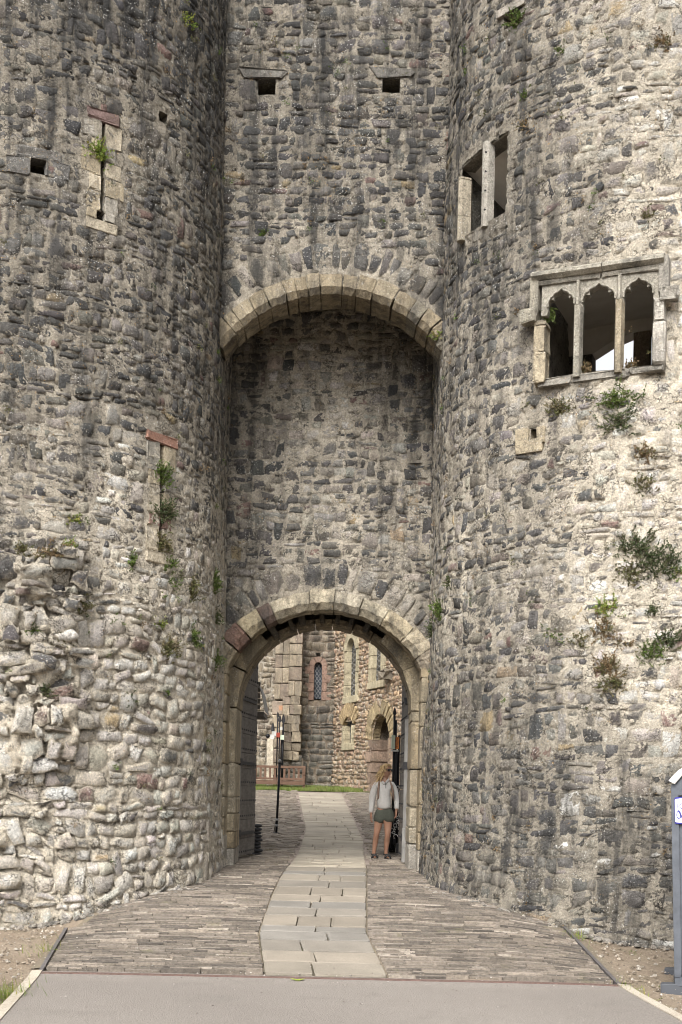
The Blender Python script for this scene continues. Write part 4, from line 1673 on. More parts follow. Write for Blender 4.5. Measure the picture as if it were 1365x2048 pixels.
# --- courtyard beyond the gate
court = sheet('courtyard', np.linspace(-6, 7, 90), np.linspace(18.2, 33.2, 120), M_COBBLE, -.004, bumpy=.02)
rs = np.random.default_rng(3)
Vs, Fs, Ts, nn = [], [], [], 0
y = 18.3
while y < 33.0:
    d = rs.uniform(.07, .12)
    x = -3.2
    while x < 3.6:
        w = rs.uniform(.10, .26)
        pl, pr = xat(PATH_L + PATH_L2[1:], y), xat(PATH_R + PATH_R2[1:], y)
        if not (x + w > pl and x < pr):
            V, F = boxv((x + .006, y + .006, -.04), (x + w - .006, y + d - .006, rs.uniform(.004, .026)))
            V = V + (rs.random(V.shape) - .5) * .014
            V[:, 2] += ground_z(V[:, 0], V[:, 1])
            c = np.array([(.225, .19, .155), (.195, .167, .138), (.255, .22, .18)][rs.integers(3)]) * rs.uniform(.86, 1.14)
            Vs.append(V); Fs += [tuple(i + nn for i in q) for q in F]; nn += 8
            Ts.append(np.tile(c, (8, 1)))
        x += w
    y += d
mesh_obj('cobbles', np.concatenate(Vs), Fs, M_SLATE, court, False, dict(tint=np.concatenate(Ts)), kind='stuff')
M_TURF = ground_material('turf', (.10, .115, .04), (.085, .10, .035), (.12, .11, .055), 4, 60, .8)
sheet('grass_bank', np.linspace(-9, 9, 60), np.linspace(33.1, 37.5, 30), M_TURF, .02, bumpy=.06)

# a fallen leaf on the asphalt
g = on_ground(596, 1964)
LVv = [(g[0] + .05 * math.cos(t) * (1 if abs(math.cos(t)) < .9 else 1.25), g[1] + .03 * math.sin(t), g[2] + .018 + .012 * math.cos(t) ** 2) for t in np.linspace(0, 2 * math.pi, 11)[:-1]]
lf = mesh_obj('fallen_leaf', np.array(LVv + [(x, y, z - .003) for x, y, z in LVv]), [tuple(range(10)), tuple(range(19, 9, -1))] + [(i, (i + 1) % 10, 10 + (i + 1) % 10, 10 + i) for i in range(10)], simple('leaf_yellow_green', (.22, .26, .05), .6), None, origin=g)
prop(lf, 'single yellow-green leaf lying on the asphalt below the flagstone path', 'leaf')

# ------------------------------------------------------------------ buildings across the courtyard
FAR_PAL = dict(
    brown=[(.30, .205, .13), (.37, .26, .165), (.25, .175, .12), (.42, .31, .2), (.33, .22, .155)],
    grey=[(.17, .155, .13), (.14, .128, .108), (.2, .18, .15), (.155, .15, .125)],
    ash=[(.30, .25, .185), (.33, .275, .2), (.27, .225, .165), (.25, .2, .155)])


def leaded_material():
    k = NT('leaded_glass')
    # diamond lead cames on dark glass
    sep = k.n('ShaderNodeSeparateXYZ')
    k.link(k.pos, sep.inputs[0])
    h = k.math('ADD', sep.outputs[0], k.math('MULTIPLY', sep.outputs[1], .6))
    a = k.math('PINGPONG', k.math('ADD', k.math('MULTIPLY', h, 1.5), sep.outputs[2]), .075)
    b = k.math('PINGPONG', k.math('SUBTRACT', k.math('MULTIPLY', h, 1.5), sep.outputs[2]), .075)
    m = k.math('MINIMUM', a, b)
    c = k.mix(k.ramp(m, .008, .016), (.16, .16, .16), (.02, .024, .03))
    c = k.mul(c, k.lin(k.noise(5, 3), .3, .7, .6, 1.6))
    k.b.inputs['Specular IOR Level'].default_value = .6
    return k.done(c, k.bump(k.noise(7, 2), .4, .02), .18)


M_LEAD = leaded_material()


def far_wall(parent, plane, s0, s1, z0, z1, rng, pal, holes=(), row=(.10, .2), wid=(.14, .4), prot=(.01, .04), limit=300, lum=1.0, mortc=(.25, .2, .15), dark_below=None, step=.06):
    def blocked(a, b):
        m = (a + b) / 2
        out = []
        for h in holes:
            iv = h(a, b)
            if iv: out.append(iv)
        return out
    Q = layout(s0, s1, z0, z1, rng, blocked, row=row, wid=wid)
    V, F, e = stone_mesh(plane, Q, rng, prot=prot, gap=(.0, .02), jit=.04, wave=.05)
    n = len(V)
    cen = V.mean(1)
    col = np.array([np.array(FAR_PAL[pal][rng.integers(len(FAR_PAL[pal]))]) * rng.uniform(.78, 1.25) for _ in range(n)]) * lum
    if dark_below is not None:
        f = smooth(dark_below + .4, dark_below - .4, cen[:, 2] + (fbm(cen, 1.4, 3, 4) - .5) * 1.2) if False else 1 - smooth(dark_below - .4, dark_below + .5, cen[:, 2])
        g = np.array([np.array(FAR_PAL['grey'][rng.integers(4)]) for _ in range(n)]) * rng.uniform(.7, 1.1, (n, 1))
        col = col * (1 - f[:, None]) + g * f[:, None]
    emit_stones(parent, V, F, e, np.clip(col, .03, .7), np.full(n, .3), np.full(n, .85 * lum), rng, M_WALL, None, limit=limit)
    ns, nz = int((s1 - s0) / step) + 1, int((z1 - z0) / step) + 1
    S, Z = np.meshgrid(np.linspace(s0, s1, ns), np.linspace(z0, z1, nz), indexing='ij')
    P = plane.pos(S, Z)
    W = plane.outer(S, Z, (fbm(P, 5, 3, 3) - .5) * .05 - .01)
    idx = np.arange(ns * nz).reshape(ns, nz)
    F2 = np.stack([idx[:-1, :-1], idx[1:, :-1], idx[1:, 1:], idx[:-1, 1:]], -1).reshape(-1, 4)
    sc, zc = ((S[:-1, :-1] + S[1:, 1:]) / 2).ravel(), ((Z[:-1, :-1] + Z[1:, 1:]) / 2).ravel()
    keep = np.ones(len(sc), bool)
    for i in range(len(sc)):
        for h in holes:
            iv = h(zc[i], zc[i])
            if iv and iv[0] + .03 < sc[i] < iv[1] - .03: keep[i] = False
    c = np.tile(np.array(mortc) * lum, (ns * nz, 1)) * (.7 + .6 * fbm(P, 2.2, 3, 4).reshape(-1, 1))
    mesh_obj('mortar_core', W.reshape(-1, 3), F2[keep], M_WALL, parent, True, dict(tint=c, mort=c, edge=np.full(len(c), .4), stain=np.full(len(c), .25)))


def arch_hole(s0, s1, z0, zs, za):
    c, a = (s0 + s1) / 2, (s1 - s0) / 2
    def f(lo, hi):
        m = (lo + hi) / 2
        if hi < z0 or m > za: return None
        if m < zs: return (s0, s1)
        w = a * math.sqrt(max(0, 1 - ((m - zs) / (za - zs)) ** 1.7))
        return (c - w, c + w) if w > .03 else None
    return f


def arch_outline(s0, s1, z0, zs, za, n=9, pw=1.7):
    c, a = (s0 + s1) / 2, (s1 - s0) / 2
    pts = [(s0, z0), (s1, z0)]
    for t in np.linspace(0, 1, n):
        pts.append((c + a * math.sqrt(max(0, 1 - t ** pw)), zs + (za - zs) * t))
    for t in np.linspace(1, 0, n)[1:]:
        pts.append((c - a * math.sqrt(max(0, 1 - t ** pw)), zs + (za - zs) * t))
    return pts


rf = np.random.default_rng(404)
# --- tower block that faces the gate
HB = empty('tower_building', on_ground(620, 1578), 'grey and brown stone tower block behind the bench, with a narrow leaded lancet', 'building')
f0 = Plane((0, 36.4, 0), (1, 0, 0), (0, -1, 0), .5)
zb_ = 1.72
sA, sB = f0.sz(596, 1500)[0], f0.sz(672, 1500)[0]
l0, l1 = f0.sz(629, 1350)[0], f0.sz(644, 1350)[0]
lz0, lz1, lzs = f0.sz(636, 1397)[1], f0.sz(636, 1319)[1], f0.sz(636, 1332)[1]
lan = arch_hole(l0 - .14, l1 + .14, lz0 - .05, lzs, lz1 + .2)
far_wall(HB, f0, sA, sB, zb_, 7.2, rf, 'ash', [lan], row=(.17, .28), wid=(.22, .55), prot=(.01, .035), lum=.82, dark_below=4.1)
# lancet: red dressings, leaded light
wl = empty('window', f0.pos((l0 + l1) / 2, lz0), None)
wl.parent = HB
wl.location = wl.location - HB.location
zz = np.linspace(lz0 - .06, lzs + .02, 5)
for i in range(4):
    for a, b in ((l0 - (.30 if i % 2 else .16), l0), (l1, l1 + (.16 if i % 2 else .30))):
        dressed('jamb_stone', surf_block(f0, rectpts(a, b, zz[i], zz[i + 1]), -.2, .02), np.array((.25, .165, .125)) * rf.uniform(.85, 1.2), wl, stain=.3)
cxl, hw = (l0 + l1) / 2, (l1 - l0) / 2
for t0, t1 in ((-1.57, -.55), (-.55, .5), (.5, 1.57)):
    arc_block(.004, cxl, lzs, hw, hw + .17, 36.37, 36.6, t0, t1, 0, (.25, .17, .13), wl, 'head_stone', .3)
stone_part('glass', Plane((0, 36.52, 0), (1, 0, 0), (0, -1, 0), 0.), arch_outline(l0 - .02, l1 + .02, lz0, lzs, lz1 + .02), -.02, 0, (.02, .02, .02), wl, mat=M_LEAD)
# stepped turret buttress of ashlar
def ashlar(parent, plane, s0, s1, z0, z1, rows, rng, d1=.0, pal='ash', n=(1, 2), rough=.01, ragged=0., lum=1., d0=-.4):
    z = z0
    while z < z1 - .05:
        h = min(rng.uniform(*rows), z1 - z)
        m = rng.integers(n[0], n[1] + 1)
        e = sorted(np.r_[s0, s1 + rng.uniform(-ragged, ragged), s0 + (s1 - s0) * (np.arange(1, m) / m + rng.uniform(-.12, .12, max(m - 1, 0)))])
        for i in range(len(e) - 1):
            c = np.array(FAR_PAL[pal][rng.integers(len(FAR_PAL[pal]))]) * rng.uniform(.8, 1.18) * lum
            if rng.random() < .06: c = np.array((.27, .19, .15)) * rng.uniform(.8, 1.1)
            dressed('ashlar_block', surf_block(plane, rectpts(e[i], e[i + 1], z, z + h), d0, d1 + rng.uniform(-.02, .02 + ragged * .6)), c, parent, rough=rough, shrink=.008, stain=.45)
        z += h


fb = Plane((0, 35.7, 0), (1, 0, 0), (0, -1, 0), .2)
fc = Plane((0, 35.95, 0), (1, 0, 0), (0, -1, 0), .2)
x1, x2, x3, x4 = fb.sz(548, 1400)[0], fb.sz(566, 1400)[0], fb.sz(577, 1400)[0], fb.sz(603, 1400)[0]
zsplit, zlow = fb.sz(590, 1392)[1], fb.sz(590, 1520)[1]
ashlar(HB, fb, x3, x4, zsplit, 7.0, (.32, .5), rf, d0=-.9)
ashlar(HB, fc, x1, x3, zsplit - .1, 7.0, (.32, .52), rf, n=(2, 2), lum=.92, d0=-.9)
ashlar(HB, fb, x2, x4, zlow, zsplit, (.22, .34), rf, n=(2, 3), rough=.022, ragged=.045, lum=.9, d0=-.9)
ashlar(HB, fc, x1 - .05, x2 + .04, zb_, zsplit - .1, (.3, .45), rf, n=(1, 2), rough=.02, ragged=.05, lum=1.1, d0=-.9)
fd = Plane((0, 35.78, 0), (1, 0, 0), (0, -1, 0), .4)
far_wall(HB, fd, x2, x4 + .1, zb_, zlow + .05, rf, 'grey', [], row=(.16, .26), wid=(.2, .5), prot=(.01, .04), limit=60, lum=.9)
f_left = Plane((0, 36.9, 0), (1, 0, 0), (0, -1, 0), .5)
far_wall(HB, f_left, -4.2, x1 + .05, zb_, 7.0, rf, 'ash', [], row=(.12, .2), wid=(.14, .4), limit=80, lum=1.0, mortc=(.36, .32, .26))
mb = Mb()
mb.add(*boxv((-4.2, 37.0, 1.5), (sB + 1.5, 41, 7.2)))
nb_ = mb.n
mb.build('rear_core', M_WALL, HB, attrs=dict(tint=np.tile((.25, .22, .18), (nb_, 1)), mort=np.tile(cc, (nb_, 1)), edge=np.zeros(nb_), stain=np.full(nb_, .4)))

# --- hall range that comes obliquely towards the gate
A_, B_ = on_y(664, 1583, 36.45), on_y(812, 1583, 31.0)
A_[2] = B_[2] = 0
tx = (B_ - A_) / np.linalg.norm(B_ - A_)
nn_ = np.array([-tx[1], tx[0], 0])
if nn_[0] > 0: nn_ = -nn_
HP = Plane(A_, tx, nn_, .9)
HR = empty('hall', on_ground(735, 1580), 'brown rubble hall with tall mullioned windows and a pointed doorway behind the woman', 'building')
zH = lambda x, y: HP.sz(x, y)
w1 = (zH(692, 1340)[0], zH(716, 1340)[0], zH(704, 1392)[1], zH(704, 1300)[1], zH(704, 1268)[1])
w2_ = (zH(741, 1330)[0], zH(771, 1330)[0], zH(756, 1362)[1], zH(756, 1255)[1])
w3_ = (zH(690, 1467)[0], zH(708, 1467)[0], zH(699, 1487)[1], zH(699, 1451)[1])
dw = (zH(742, 1520)[0], zH(779, 1520)[0], 1.2, zH(760, 1478)[1], zH(760, 1427)[1])
g_ = .0
holesH = [arch_hole(w1[0] - .1, w1[1] + .1, w1[2] - .2, w1[3], w1[4] + .15),
          lambda a, b: (w2_[0] - .1, w2_[1] + .1) if b > w2_[2] - .22 and a < w2_[3] else None,
          lambda a, b: (w3_[0] - .1, w3_[1] + .1) if b > w3_[2] - .12 and a < w3_[3] + .1 else None,
          arch_hole(dw[0], dw[1], 0, dw[3], dw[4])]
Ltot = np.linalg.norm(B_ - A_)
far_wall(HR, HP, -.1, Ltot + 1.5, 1.2, 8.2, rf, 'brown', holesH, row=(.075, .16), wid=(.11, .36), prot=(.01, .05), lum=1.25, mortc=(.38, .30, .215))
SAND = (.42, .365, .25)


def lights_window(par, wr, nl, arched, label=None):
    """stone window: frame with chamfered jambs, mullion, leaded panes set back"""
    if arched: s0, s1, z0, zsp, z1 = wr
    else:
        s0, s1, z0, z1 = wr
        zsp = z1
    w = empty('window', HP.pos((s0 + s1) / 2, z0), None)
    w.parent = par
    w.location = w.location - par.location
    fw = (s1 - s0) * .16
    for a, b in ((s0 - .1, s0 + fw), (s1 - fw, s1 + .1)):
        n = 4
        for i in range(n):
            za, zb = z0 + (zsp - z0) * i / n, z0 + (zsp - z0) * (i + 1) / n
            dressed('jamb_stone', surf_block(HP, rectpts(a, b, za, zb), -.35, .04), np.array(SAND) * rf.uniform(.9, 1.1), w, rough=.004, stain=.2)
    dressed('sill_stone', surf_block(HP, rectpts(s0 - .12, s1 + .12, z0 - .2, z0), -.35, .07), np.array(SAND) * 1.05, w, rough=.005, stain=.2)
    gs0, gs1 = s0 + fw, s1 - fw
    for m in range(1, nl):
        c = gs0 + (gs1 - gs0) * m / nl
        dressed('mullion', surf_block(HP, rectpts(c - .05, c + .05, z0, z1), -.3, -.08), SAND, w, rough=.004)
    gp = Plane(HP.o - HP.n * .12, HP.tx, HP.n, 0.)
    for m in range(nl):
        a, b = gs0 + (gs1 - gs0) * m / nl, gs0 + (gs1 - gs0) * (m + 1) / nl
        stone_part('glass', gp, rectpts(a, b, z0, z1), -.02, 0, (.02, .02, .02), w, mat=M_LEAD)
    if arched:
        c, a = (s0 + s1) / 2, (s1 - s0) / 2 + .1
        o = arch_outline(s0 - .1, s1 + .1, zsp, zsp, z1 + .12)[1:]
        i_ = arch_outline(gs0, gs1, zsp, zsp, z1 - .12)[1:]
        stone_part('head_stone', HP, o + [i_[-1]] + i_[::-1][1:], -.3, .05, SAND, w)
        V, F = tube([HP.pos(p[0] + (p[0] - c) * .12, p[1] + .05, .06) for p in o], .05, 5)
        k = len(V)
        mesh_obj('hood_mould', V, F, M_DRESS, w, False, dict(tint=np.tile((.2, .17, .13), (k, 1)), mort=np.tile((.2, .17, .13), (k, 1)), edge=np.zeros(k), stain=np.full(k, .5)))
    return w


lights_window(HR, w1, 1, True)
lights_window(HR, w2_, 2, False)
w = lights_window(HR, w3_, 2, False)
# doorway: chamfered brown jambs, pointed ring of thin stones, dark passage
dwo = empty('doorway', HP.pos((dw[0] + dw[1]) / 2, 1.5), None)
dwo.parent = HR
dwo.location = dwo.location - HR.location
zz = np.linspace(1.3, dw[3], 7)
for i in range(6):
    wd = .34 if i == 4 else (.22 if i != 3 else .28)
    dressed('jamb_stone', surf_block(HP, rectpts(dw[0] - wd * .6, dw[0] + wd * .5, zz[i], zz[i + 1]), -.6, .05 + .05 * (i == 4)), np.array((.27, .195, .145)) * rf.uniform(.85, 1.15), dwo, rough=.012, stain=.3)
    dressed('jamb_stone', surf_block(HP, rectpts(dw[1] - .1, dw[1] + .25, zz[i], zz[i + 1]), -.6, .04), np.array((.30, .22, .16)) * rf.uniform(.85, 1.15), dwo, rough=.012, stain=.3)
cD, aD = (dw[0] + dw[1]) / 2, (dw[1] - dw[0]) / 2
ns_ = 9
for side in (-1, 1):
    for i in range(ns_):
        t0, t1 = i / ns_, (i + 1) / ns_
        f = lambda t, k: (cD + side * (aD * math.sqrt(max(0, 1 - t ** 1.7)) + k * (1 - .4 * t)), dw[3] + (dw[4] - dw[3]) * t + k * (.15 + .75 * t))
        q = [f(t0, 0), f(t0, .42), f(t1, .42), f(t1, 0)]
        if side < 0: q = [q[1], q[0], q[3], q[2]]
        dressed('arch_stone', surf_block(HP, q, -.25, .05 + rf.uniform(-.02, .03)), np.array((.36, .285, .17)) * rf.uniform(.75, 1.2), dwo, rough=.012, stain=.3)
bp = Plane(HP.o - HP.n * 1.1, HP.tx, HP.n, .5)
cD2 = bp.sz(762, 1500)[0]
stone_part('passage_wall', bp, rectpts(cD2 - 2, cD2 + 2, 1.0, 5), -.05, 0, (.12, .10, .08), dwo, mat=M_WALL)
for s in (dw[0] - .03, dw[1] + .03):
    P = HP.pos(np.array([s, s, s, s]), np.array([1.2, dw[4], dw[4], 1.2]), np.array([-.05, -.05, -1.1, -1.1]))
    k = 4
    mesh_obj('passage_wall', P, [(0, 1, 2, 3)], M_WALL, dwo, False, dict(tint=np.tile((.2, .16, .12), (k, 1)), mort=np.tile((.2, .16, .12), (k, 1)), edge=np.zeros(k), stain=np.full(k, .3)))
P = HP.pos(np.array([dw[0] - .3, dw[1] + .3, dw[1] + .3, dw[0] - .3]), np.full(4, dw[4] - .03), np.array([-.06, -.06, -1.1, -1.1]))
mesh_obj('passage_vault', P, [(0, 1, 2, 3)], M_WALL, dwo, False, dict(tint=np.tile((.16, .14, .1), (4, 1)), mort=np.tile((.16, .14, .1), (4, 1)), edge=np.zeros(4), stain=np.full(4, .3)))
# relieving fan over the small window, and the carved corbel
for i in range(9):
    t = -.9 + 1.8 * i / 8
    c0 = ((w3_[0] + w3_[1]) / 2, w3_[3] - .25)
    f = lambda r, t: (c0[0] + r * math.sin(t), c0[1] + r * math.cos(t))
    q = [f(.5, t - .1), f(.5, t + .1), f(.95, t + .085), f(.95, t - .085)]
    dressed('arch_stone', surf_block(HP, q, -.1, .06), np.array((.40, .30, .17)) * rf.uniform(.75, 1.15), HR, rough=.012)
cs, cz = zH(783, 1351)
V, F = surf_block(HP, rectpts(cs - .16, cs + .16, cz - .12, cz + .14), -.1, .3), None
dressed('corbel', V, (.2, .17, .13), HR, rough=.05)
mb = Mb()
bk = [HP.pos(s, 1.2, d) for s, d in ((-.1, -1.3), (Ltot + 1.5, -1.3), (Ltot + 1.5, -6), (-.1, -6))]
bk = [np.array([p[0], p[1], z]) for z in (1.2, 8.2) for p in bk]
mb.add(np.array(bk), [(0, 1, 5, 4), (1, 2, 6, 5), (2, 3, 7, 6), (3, 0, 4, 7), (4, 5, 6, 7)])
nb_ = mb.n
mb.build('rear_core', M_WALL, HR, attrs=dict(tint=np.tile((.25, .22, .18), (nb_, 1)), mort=np.tile(cc, (nb_, 1)), edge=np.zeros(nb_), stain=np.full(nb_, .4)))

# ------------------------------------------------------------------ bench
def wood_material(name, a, b, rough=.7, scale=(3, 3, 40), bump=.3):
    k = NT(name)
    n = k.noise(1.0, 5, .6, k.scaled(scale))
    n2 = k.noise(4, 4, .6)
    c = k.mix(k.ramp(n, .3, .7), a, b)
    c = k.mul(c, k.lin(n2, .3, .7, .8, 1.2))
    return k.done(c, k.bump(n, bump, .006), rough)


M_BENCH = wood_material('varnished_hardwood', (.105, .06, .04), (.145, .088, .06), .5, (4, 30, 30))
M_OAK = wood_material('grey_oak', (.10, .09, .08), (.155, .142, .126), .85, (30, 5, 30), .6)
M_OAKE = wood_material('pale_oak_edge', (.17, .165, .155), (.22, .212, .2), .85, (40, 40, 4), .4)
M_IRON = simple('black_iron', (.018, .018, .02), .45, .6, 30, .3)
M_DKIRON = simple('dark_iron', (.03, .03, .032), .6, .3, 30, .3)
M_POLISH = simple('polished_wire', (.55, .54, .52), .3, .9, 30, .2)

by = 34.3
bl, br = on_y(507, 1550, by)[0], on_y(611, 1550, by)[0]
bz = float(ground_z(-1, by))
bench = empty('bench', ((bl + br) / 2, by, bz), 'brown slatted wooden bench standing on grass before the tower block', 'bench')
def bpart(nm, lo, hi):
    m = Mb()
    V, F = block([(x, y, z) for x in (lo[0], hi[0]) for y in (lo[1], hi[1]) for z in (lo[2], hi[2])], 0, 0)
    m.add(V, F)
    return m.build(nm, M_BENCH, bench)
top = on_y(560, 1531, by)[2]
for x in np.linspace(bl + .06, br - .06, 11):
    bpart('back_slat', (x - .03, by + .18, bz + .30), (x + .03, by + .20, top - .05))
bpart('back_rail', (bl, by + .16, top - .07), (br, by + .21, top))
bpart('back_rail', (bl, by + .16, bz + .27), (br, by + .21, bz + .33))
for i in range(4):
    bpart('seat_slat', (bl, by - .25 + i * .105, bz + .225), (br, by - .16 + i * .105, bz + .25))
bpart('seat_rail', (bl, by - .27, bz + .13), (br, by - .245, bz + .22))
for x in (bl + .03, br - .03):
    bpart('leg', (x - .03, by - .24, bz - .05), (x + .03, by - .18, bz + .42))
    bpart('leg', (x - .03, by + .15, bz - .05), (x + .03, by + .21, top))
    bpart('armrest', (x - .035, by - .27, bz + .42), (x + .035, by + .18, bz + .45))

# ------------------------------------------------------------------ gate leaves
def gate_leaf(hx, hy, ang, label, wdt=1.29, ztop_h=3.0, side=-1, z0=.63, group='gate leaves'):
    """leaf hinged at (hx, hy) running inwards; horizontal ledged boards with studs, arched head"""
    ca, sa = math.cos(ang), math.sin(ang)
    ax = np.array([ca, sa, 0]); ay = np.array([-sa, ca, 0]); az = np.array([0, 0, 1.])
    o = np.array([hx, hy, 0.])
    root = empty('gate_door', (hx, hy, z0), label, 'gate door', group)
    topz = lambda u: 2.86 + math.sqrt(max(0, 1.27 ** 2 - (1.27 - min(u, 1.27)) ** 2))
    def pr(nm, u0, u1, t0, t1, za, zb, mat, arched=False):
        n = 5 if arched else 1
        rings = []
        for u in np.linspace(u0, u1, n + 1):
            zt_ = min(zb, topz(u) - .02)
            zt_ = max(zt_, za + .01)
            rings.append([o + ax * u + ay * t + az * z for t, z in ((t0, za), (t1, za), (t1, zt_), (t0, zt_))])
        V, F = sweep(rings)
        return mesh_obj(nm, V, F, mat, root, False)
    z = z0
    i = 0
    while z < 4.1:
        h = .27 + .03 * math.sin(i * 2.3)
        if topz(wdt) > z + .06:
            u0 = 0.02
            # the arched head cuts the boards short at the hinge
            while topz(u0) < z + .05 and u0 < wdt: u0 += .05
            b = pr('board', u0, wdt, -.028, .028, z + .004, z + h - .004, M_OAK, True)
            for u in np.arange(u0 + .1, wdt - .03, .16):
                if topz(u) < z + h: continue
                for t in (-.034, .034):
                    V, F = frame_box(o + ax * u + ay * t + az * (z + .06), ax, ay, az, .013, .008, .013), BOX_F
                    mesh_obj('stud', V, F, M_DKIRON, b)
        z += h
        i += 1
    for u0, u1 in ((0, .11), (wdt - .1, wdt)):
        pr('stile', u0, u1, .03 * side, .085 * side, z0 - .03, 2.85 if u0 == 0 else 4.05, M_OAKE)
    pr('hanging_post', -.05, .03, -.05, .07, z0, 2.8, M_OAKE)
    for zz_ in (.95, 2.05, 3.05 if wdt > 1 else 2.9):
        pr('hinge_strap', -.06, wdt * .85, -.052, -.03, zz_, zz_ + .05, M_DKIRON)
        pr('hinge_strap', -.06, .09, -.06, .085, zz_ - .02, zz_ + .09, M_DKIRON)
    return root


hl = on_y(480, 1600, 18.5)
leafL = gate_leaf(-1.60, 18.46, math.radians(82.5), 'grey studded oak gate leaf folded back against the left jamb', side=1)
leafR = gate_leaf(1.03, 18.46, math.radians(91.5), 'grey oak gate leaf seen edge-on behind the woman', side=-1)
# lower foot block of the right leaf
fx, fy = 1.06, 18.42
foot = Mb()
for lo, hi in (((fx - .11, fy - .05, .60), (fx + .13, fy + .12, .82)), ((fx - .11, fy - .05, .82), (fx - .02, fy + .10, 1.12))):
    foot.add(*block([(x, y, z) for x in (lo[0], hi[0]) for y in (lo[1], hi[1]) for z in (lo[2], hi[2])], 0, 0))
foot.build('foot_block', M_OAKE, leafR)

# grey lead hood behind the left leaf
hc = on_y(519, 1400, 21.2)
hood = empty('hood', (hc[0], 21.2, float(ground_z(hc[0], 21.2))), 'curved grey lead hood jutting out beyond the left gate leaf', 'hood')
zt_, zb2 = on_y(519, 1362, 21.2)[2], on_y(519, 1426, 21.2)[2]
xr = on_y(531, 1420, 21.2)[0]
rings = []
for t in np.linspace(0, 1, 8):
    x = hc[0] - .12 + (xr - hc[0] + .12) * t ** .6
    zc = zt_ - (zt_ - zb2 - .05) * t ** 1.6
    rings.append([(x, 21.1, zc), (x, 22.2, zc), (x, 22.2, zc - .03), (x, 21.1, zc - .03)])
V, F = sweep(rings)
M_LEADS = simple('sheet_lead', (.27, .265, .26), .6, 0, 8, .25)
mesh_obj('roof_sheet', V, F, M_LEADS, hood)
m = Mb()
m.add(*boxv((hc[0] - .55, 21.12, zb2 - .06), (xr - .02, 22.15, zb2 + .02)))
m.build('soffit_board', M_OAK, hood)
for i in range(5):
    z = zb2 + .06 + i * .1
    m = Mb()
    m.add(*boxv((hc[0] - .5, 21.14, z), (hc[0] + .02, 21.17, z + .085)))
    m.build('board', M_OAK, hood)
m = Mb()
m.add(*boxv((hc[0] - .5, 21.2, float(ground_z(hc[0], 21.2))), (hc[0] - .12, 22.1, zb2)))
m.build('support_wall', M_OAK, hood)

# black rounded pads stacked behind the left leaf
sx = on_y(514, 1700, 20.2)[0]
sz0 = float(ground_z(sx, 20.2))
M_RUBBER = simple('black_rubber', (.022, .022, .024), .55, 0, 30, .3)
stack_top = on_y(514, 1648, 20.2)[2]
npad = 9
for i in range(npad):
    h = (stack_top - sz0) / npad
    zc = sz0 + h * (i + .5)
    V, F = [], []
    nu, nv = 10, 5
    r = .085 + .012 * math.sin(i * 2.1)
    for a in range(nv + 1):
        t = math.pi * a / nv
        for b in range(nu):
            q = 2 * math.pi * b / nu
            V.append((sx + .012 * math.sin(i * 1.7) + r * math.sin(t) ** .6 * math.cos(q), 20.2 + r * math.sin(t) ** .6 * math.sin(q), zc + h * .52 * math.cos(t)))
    for a in range(nv):
        for b in range(nu):
            F.append((a * nu + b, (a + 1) * nu + b, (a + 1) * nu + (b + 1) % nu, a * nu + (b + 1) % nu))
    o = mesh_obj('rubber_pad', np.array(V), F, M_RUBBER, None, True, origin=(sx, 20.2, sz0 + h * i))
    prop(o, ['bottom', 'second', 'third', 'fourth', 'fifth', 'sixth', 'seventh', 'eighth', 'topmost'][i] + ' black round pad of the stack behind the left gate leaf', 'pad', 'black pads stacked behind the gate leaf')

# ------------------------------------------------------------------ posts and spears
def spear(mb, base, top, r=.02, blade=.0, lean=(0, 0)):
    b = np.array(base, float)
    t = b + np.array([lean[0], lean[1], top - b[2]])
    V, F = tube([b, t], r, 8)
    mb.add(V, F)
    return t


def blade_mesh(t, h, w, th=.015):
    ring = []
    V, F = [], []
    prof = [(0, .25), (.25, 1.0), (.5, .85), (.8, .4), (1.0, .03)]
    rings = [[(t[0] - w * q, t[1], t[2] + h * p), (t[0], t[1] - th, t[2] + h * p), (t[0] + w * q, t[1], t[2] + h * p), (t[0], t[1] + th, t[2] + h * p)] for p, q in prof]
    return sweep(rings)


# lone pole
pp = on_ground(553, 1668)
pole = empty('pole', pp, 'slim black pole with a grey cap standing alone on the cobbles left of the path', 'pole')
ptop = on_y(560, 1524, pp[1])
V, F = tube([pp + [0, 0, .0], [ptop[0], pp[1], ptop[2]]], .024, 10)
mesh_obj('shaft', V, F, M_IRON, pole, True)
V, F = tube([[ptop[0], pp[1], ptop[2] - .01], [ptop[0], pp[1], ptop[2] + .03], [ptop[0], pp[1], ptop[2] + .055]], [.035, .034, .015], 10)
mesh_obj('cap', V, F, simple('grey_cap', (.3, .3, .3), .5), pole, True)
V, F = tube([pp + [0, 0, -.01], pp + [0, 0, .03]], [.09, .06], 12)
mesh_obj('base_plate', V, F, M_DKIRON, pole, True)
for f in (.12, .2):
    c = pp + (np.array([ptop[0], pp[1], ptop[2]]) - pp) * f
    V, F = tube([c - [0, 0, .02], c + [0, 0, .02]], .033, 10)
    mesh_obj('collar', V, F, M_LEADS, pole, True)
q = pp + [-.05, 0, 0]
V, F = tube([q, pp + [-.01, 0, .28]], .008, 6)
mesh_obj('strut', V, F, M_IRON, pole, True)

M_SILVER = simple('pale_fabric', (.4, .4, .38), .6, 0, 20, .2)
M_RED = simple('red_paint', (.25, .045, .03), .5, 0, 20, .2)
M_GREENP = simple('pale_green_board', (.42, .48, .38), .5, 0, 12, .12)
M_ORANGEP = simple('orange_print', (.48, .16, .04), .5, 0, 12, .8)


